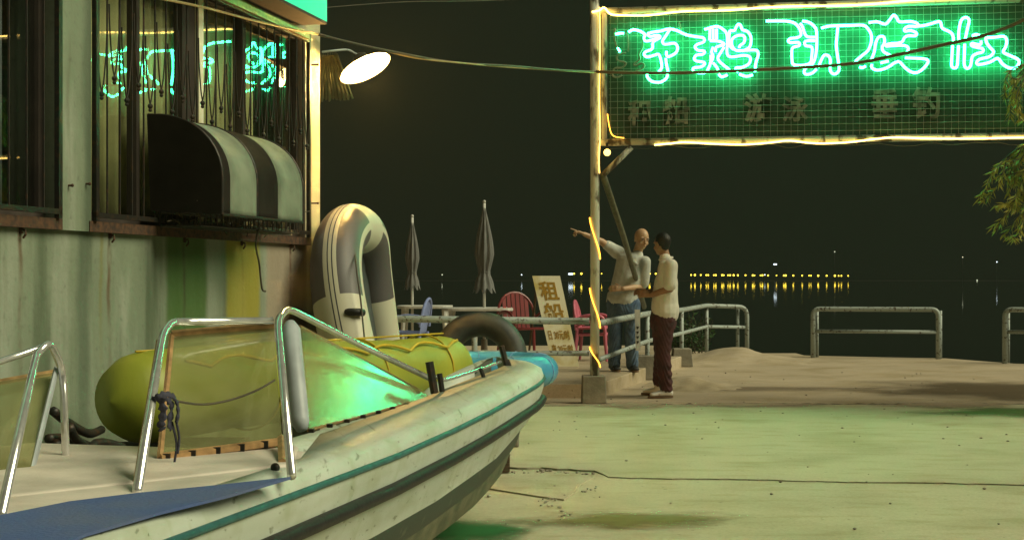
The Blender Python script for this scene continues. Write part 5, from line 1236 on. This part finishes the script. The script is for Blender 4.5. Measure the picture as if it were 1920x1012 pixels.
# trim hair in front of the face
bm = bmesh.new(); bm.from_mesh(ho.data); lc_ = ho.matrix_world
Wp = world_of(pr)
dele = [v for v in bm.verts if (Wp @ v.co-hc).dot(hf.normalized()) > .048 and (Wp @ v.co-hc).z < .062]
bmesh.ops.delete(bm, geom=dele, context='VERTS'); bm.to_mesh(ho.data); bm.free()
def shoe(p, fwd, mt, sole, name, parent):
    fwd = fwd.normalized(); sd = Vector((-fwd.y, fwd.x, 0)); mm = MB()
    ell(mm, p+fwd*.0+Vector((0, 0, .055)), p+fwd*.17+Vector((0, 0, .035)), (.042, .042), (.045, .022), side=sd); ell(mm, p-fwd*.03+Vector((0, 0, .05)), p+fwd*.02+Vector((0, 0, .085)), .038, .042)
    so = fused(mm, name, mt, parent, .006, 2)
    ms_ = MB(); pts = []
    for k in range(20):
        a = 2*math.pi*k/20; pts.append(p+fwd*(.075+.145*math.cos(a))+sd*(.046*math.sin(a)*(1+.15*math.cos(a))))
    ms_.prism([(q.x, q.y) for q in pts], p.z, p.z+.022); ms_.build('sole', sole, so); return so
shoe(Vector((anN.x+.01, anN.y, 0)), Vector((-1, -.25, 0)), M['shoe'], M['brown'], 'shoe', pr)
shoe(Vector((anF.x+.0, anF.y, 0)), Vector((-.8, .5, 0)), M['shoe'], M['brown'], 'shoe', pr)

# ---- man pointing (behind the railing)
d1 = 17.35
def Qn(px, py, dd=0.0): return P(px, py, d1+dd)
ps = thing('person', Vector((Qn(1170, 690).x, d1, TZ)), 'bald man in grey polo shirt and jeans pointing left over the railing', 'person')
body = MB(); hc = Qn(1203, 448, -.02); hf = Vector((.42, -.88, -.22)); upv = Vector((.10, 0, 1)).normalized()
Bq, Rq = head(body, hc, hf, upv, 1.06)
ck = Qn(1196, 478); ell(body, ck+Vector((-.02, .03, -.02)), hc+Vector((-.01, .03, -.05)), .058, .055)
SD2 = Vector((1, -.25, 0)).normalized()
sR, sL = Qn(1156, 474, .10), Qn(1208, 491, -.06)
eR, wR = Qn(1128, 453, .0), Qn(1096, 439, -.08)
eL, wL = Qn(1205, 537, -.02), Qn(1168, 541, -.26)
ell(body, Qn(1183, 492), Qn(1172, 540), (.165, .10), (.145, .11), side=SD2); ell(body, Qn(1172, 540), Qn(1166, 562), (.145, .11), (.15, .11), side=SD2)
ell(body, sR, eR, .055, .042); ell(body, eR, wR, .041, .027); ell(body, sL, eL, .055, .044); ell(body, eL, wL, .042, .030)
hand(body, wR, wR-eR+Vector((-.02, 0, .01)), Vector((0, .1, -1)), 1.02, .35, point=True)
hand(body, wL, Vector((-1, -.15, .05)), Vector((.1, .9, -.3)), 1.02, .5)
hL, hR_ = Qn(1185, 570, .0), Qn(1153, 568, .05)
kL, kR = Qn(1184, 632, -.04), Qn(1153, 632, .0); fL, fR = Qn(1186, 684, .02), Qn(1152, 684, .05)
for a, k_, n_ in ((hL, kL, fL), (hR_, kR, fR)): ell(body, a, k_, .085, .06); ell(body, k_, n_, .055, .04)
fused(body, 'body', M['skin'], ps, .0055)
sh_ = MB()
ell(sh_, Qn(1184, 488), Qn(1178, 520), (.185, .105), (.185, .13), side=SD2); ell(sh_, Qn(1178, 520), Qn(1169, 553), (.185, .13), (.180, .135), side=SD2)
ell(sh_, Qn(1170, 550), Qn(1166, 560), (.18, .137), (.185, .137), side=SD2)
ell(sh_, Qn(1190, 488), Qn(1196, 478), (.09, .08), (.068, .066), side=SD2)
ell(sh_, sR+Vector((.03, 0, 0)), sR.lerp(eR, .62), .082, .066); ell(sh_, sL, sL.lerp(eL, .86), .080, .074)
for a in (sR, sL): ell(sh_, a, Qn(1186, 484), .068, .075)
ell(sh_, Qn(1146, 552, .1), Qn(1142, 566, .1), (.05, .04), (.04, .02), side=SD2)
folds(fused(sh_, 'polo_shirt', M['polo'], ps, .008, 4), .007, shirt_folds)
m = MB(); m.tube([ck+Vector((-.015, .02, -.015))+hf.normalized()*0+Vector((.072*math.cos(a), .066*math.sin(a), .010*math.sin(a)*2)) for a in [2*math.pi*k/20 for k in range(20)]], .013, 8, closed=True)
m.hexa([Qn(1189, 487, -.13), Qn(1197, 495, -.13), Qn(1190, 498, -.135), Qn(1184, 491, -.13)], [Qn(1189, 486, -.10), Qn(1197, 494, -.10), Qn(1190, 497, -.10), Qn(1184, 490, -.10)])
m.build('collar', M['polo'], ps, smooth=True)
tr = MB(); ell(tr, Qn(1169, 556), Qn(1169, 580), (.165, .125), (.175, .13), side=SD2)
for a, k_, n_ in ((hL, kL, fL), (hR_, kR, fR)): ell(tr, a, k_, (.105, .11), (.082, .085), side=SD2); ell(tr, k_, n_, (.082, .085), (.07, .075), side=SD2)
folds(fused(tr, 'jeans', M['jeans'], ps, .008, 3), .006, leg_folds)
m = MB()
for sx in (-.034, .034):
    ell(m, Bq(sx-.010, .083, .002), Bq(sx+.010, .083, .002), (.0045, .003), (.0045, .003)); ell(m, Bq(sx-.016, .086, .024), Bq(sx+.016, .086, .024), .0035, .0035)
m.build('eyes', M['hair'], ps)
for f_ in (fL, fR): shoe(Vector((f_.x, f_.y, TZ)), Vector((.15, -1, 0)), M['blackrub'], M['brown'], 'shoe', ps)

# ------------------------------------------------------------------ damp night air
hm = bpy.data.materials.new('haze_air'); hm.use_nodes = True; N = hm.node_tree.nodes; L = hm.node_tree.links
N.remove(N['Principled BSDF']); pv = N.new('ShaderNodeVolumePrincipled'); pv.inputs['Color'].default_value = (0.7, 0.82, 0.68, 1); pv.inputs['Density'].default_value = 0.0011; pv.inputs['Anisotropy'].default_value = 0.55
L.new(pv.outputs[0], N['Material Output'].inputs['Volume'])
m = MB(); m.box((0, 20, 4.0), (60, 60, 12.4)); tag(m.build('haze', hm), kind='stuff')
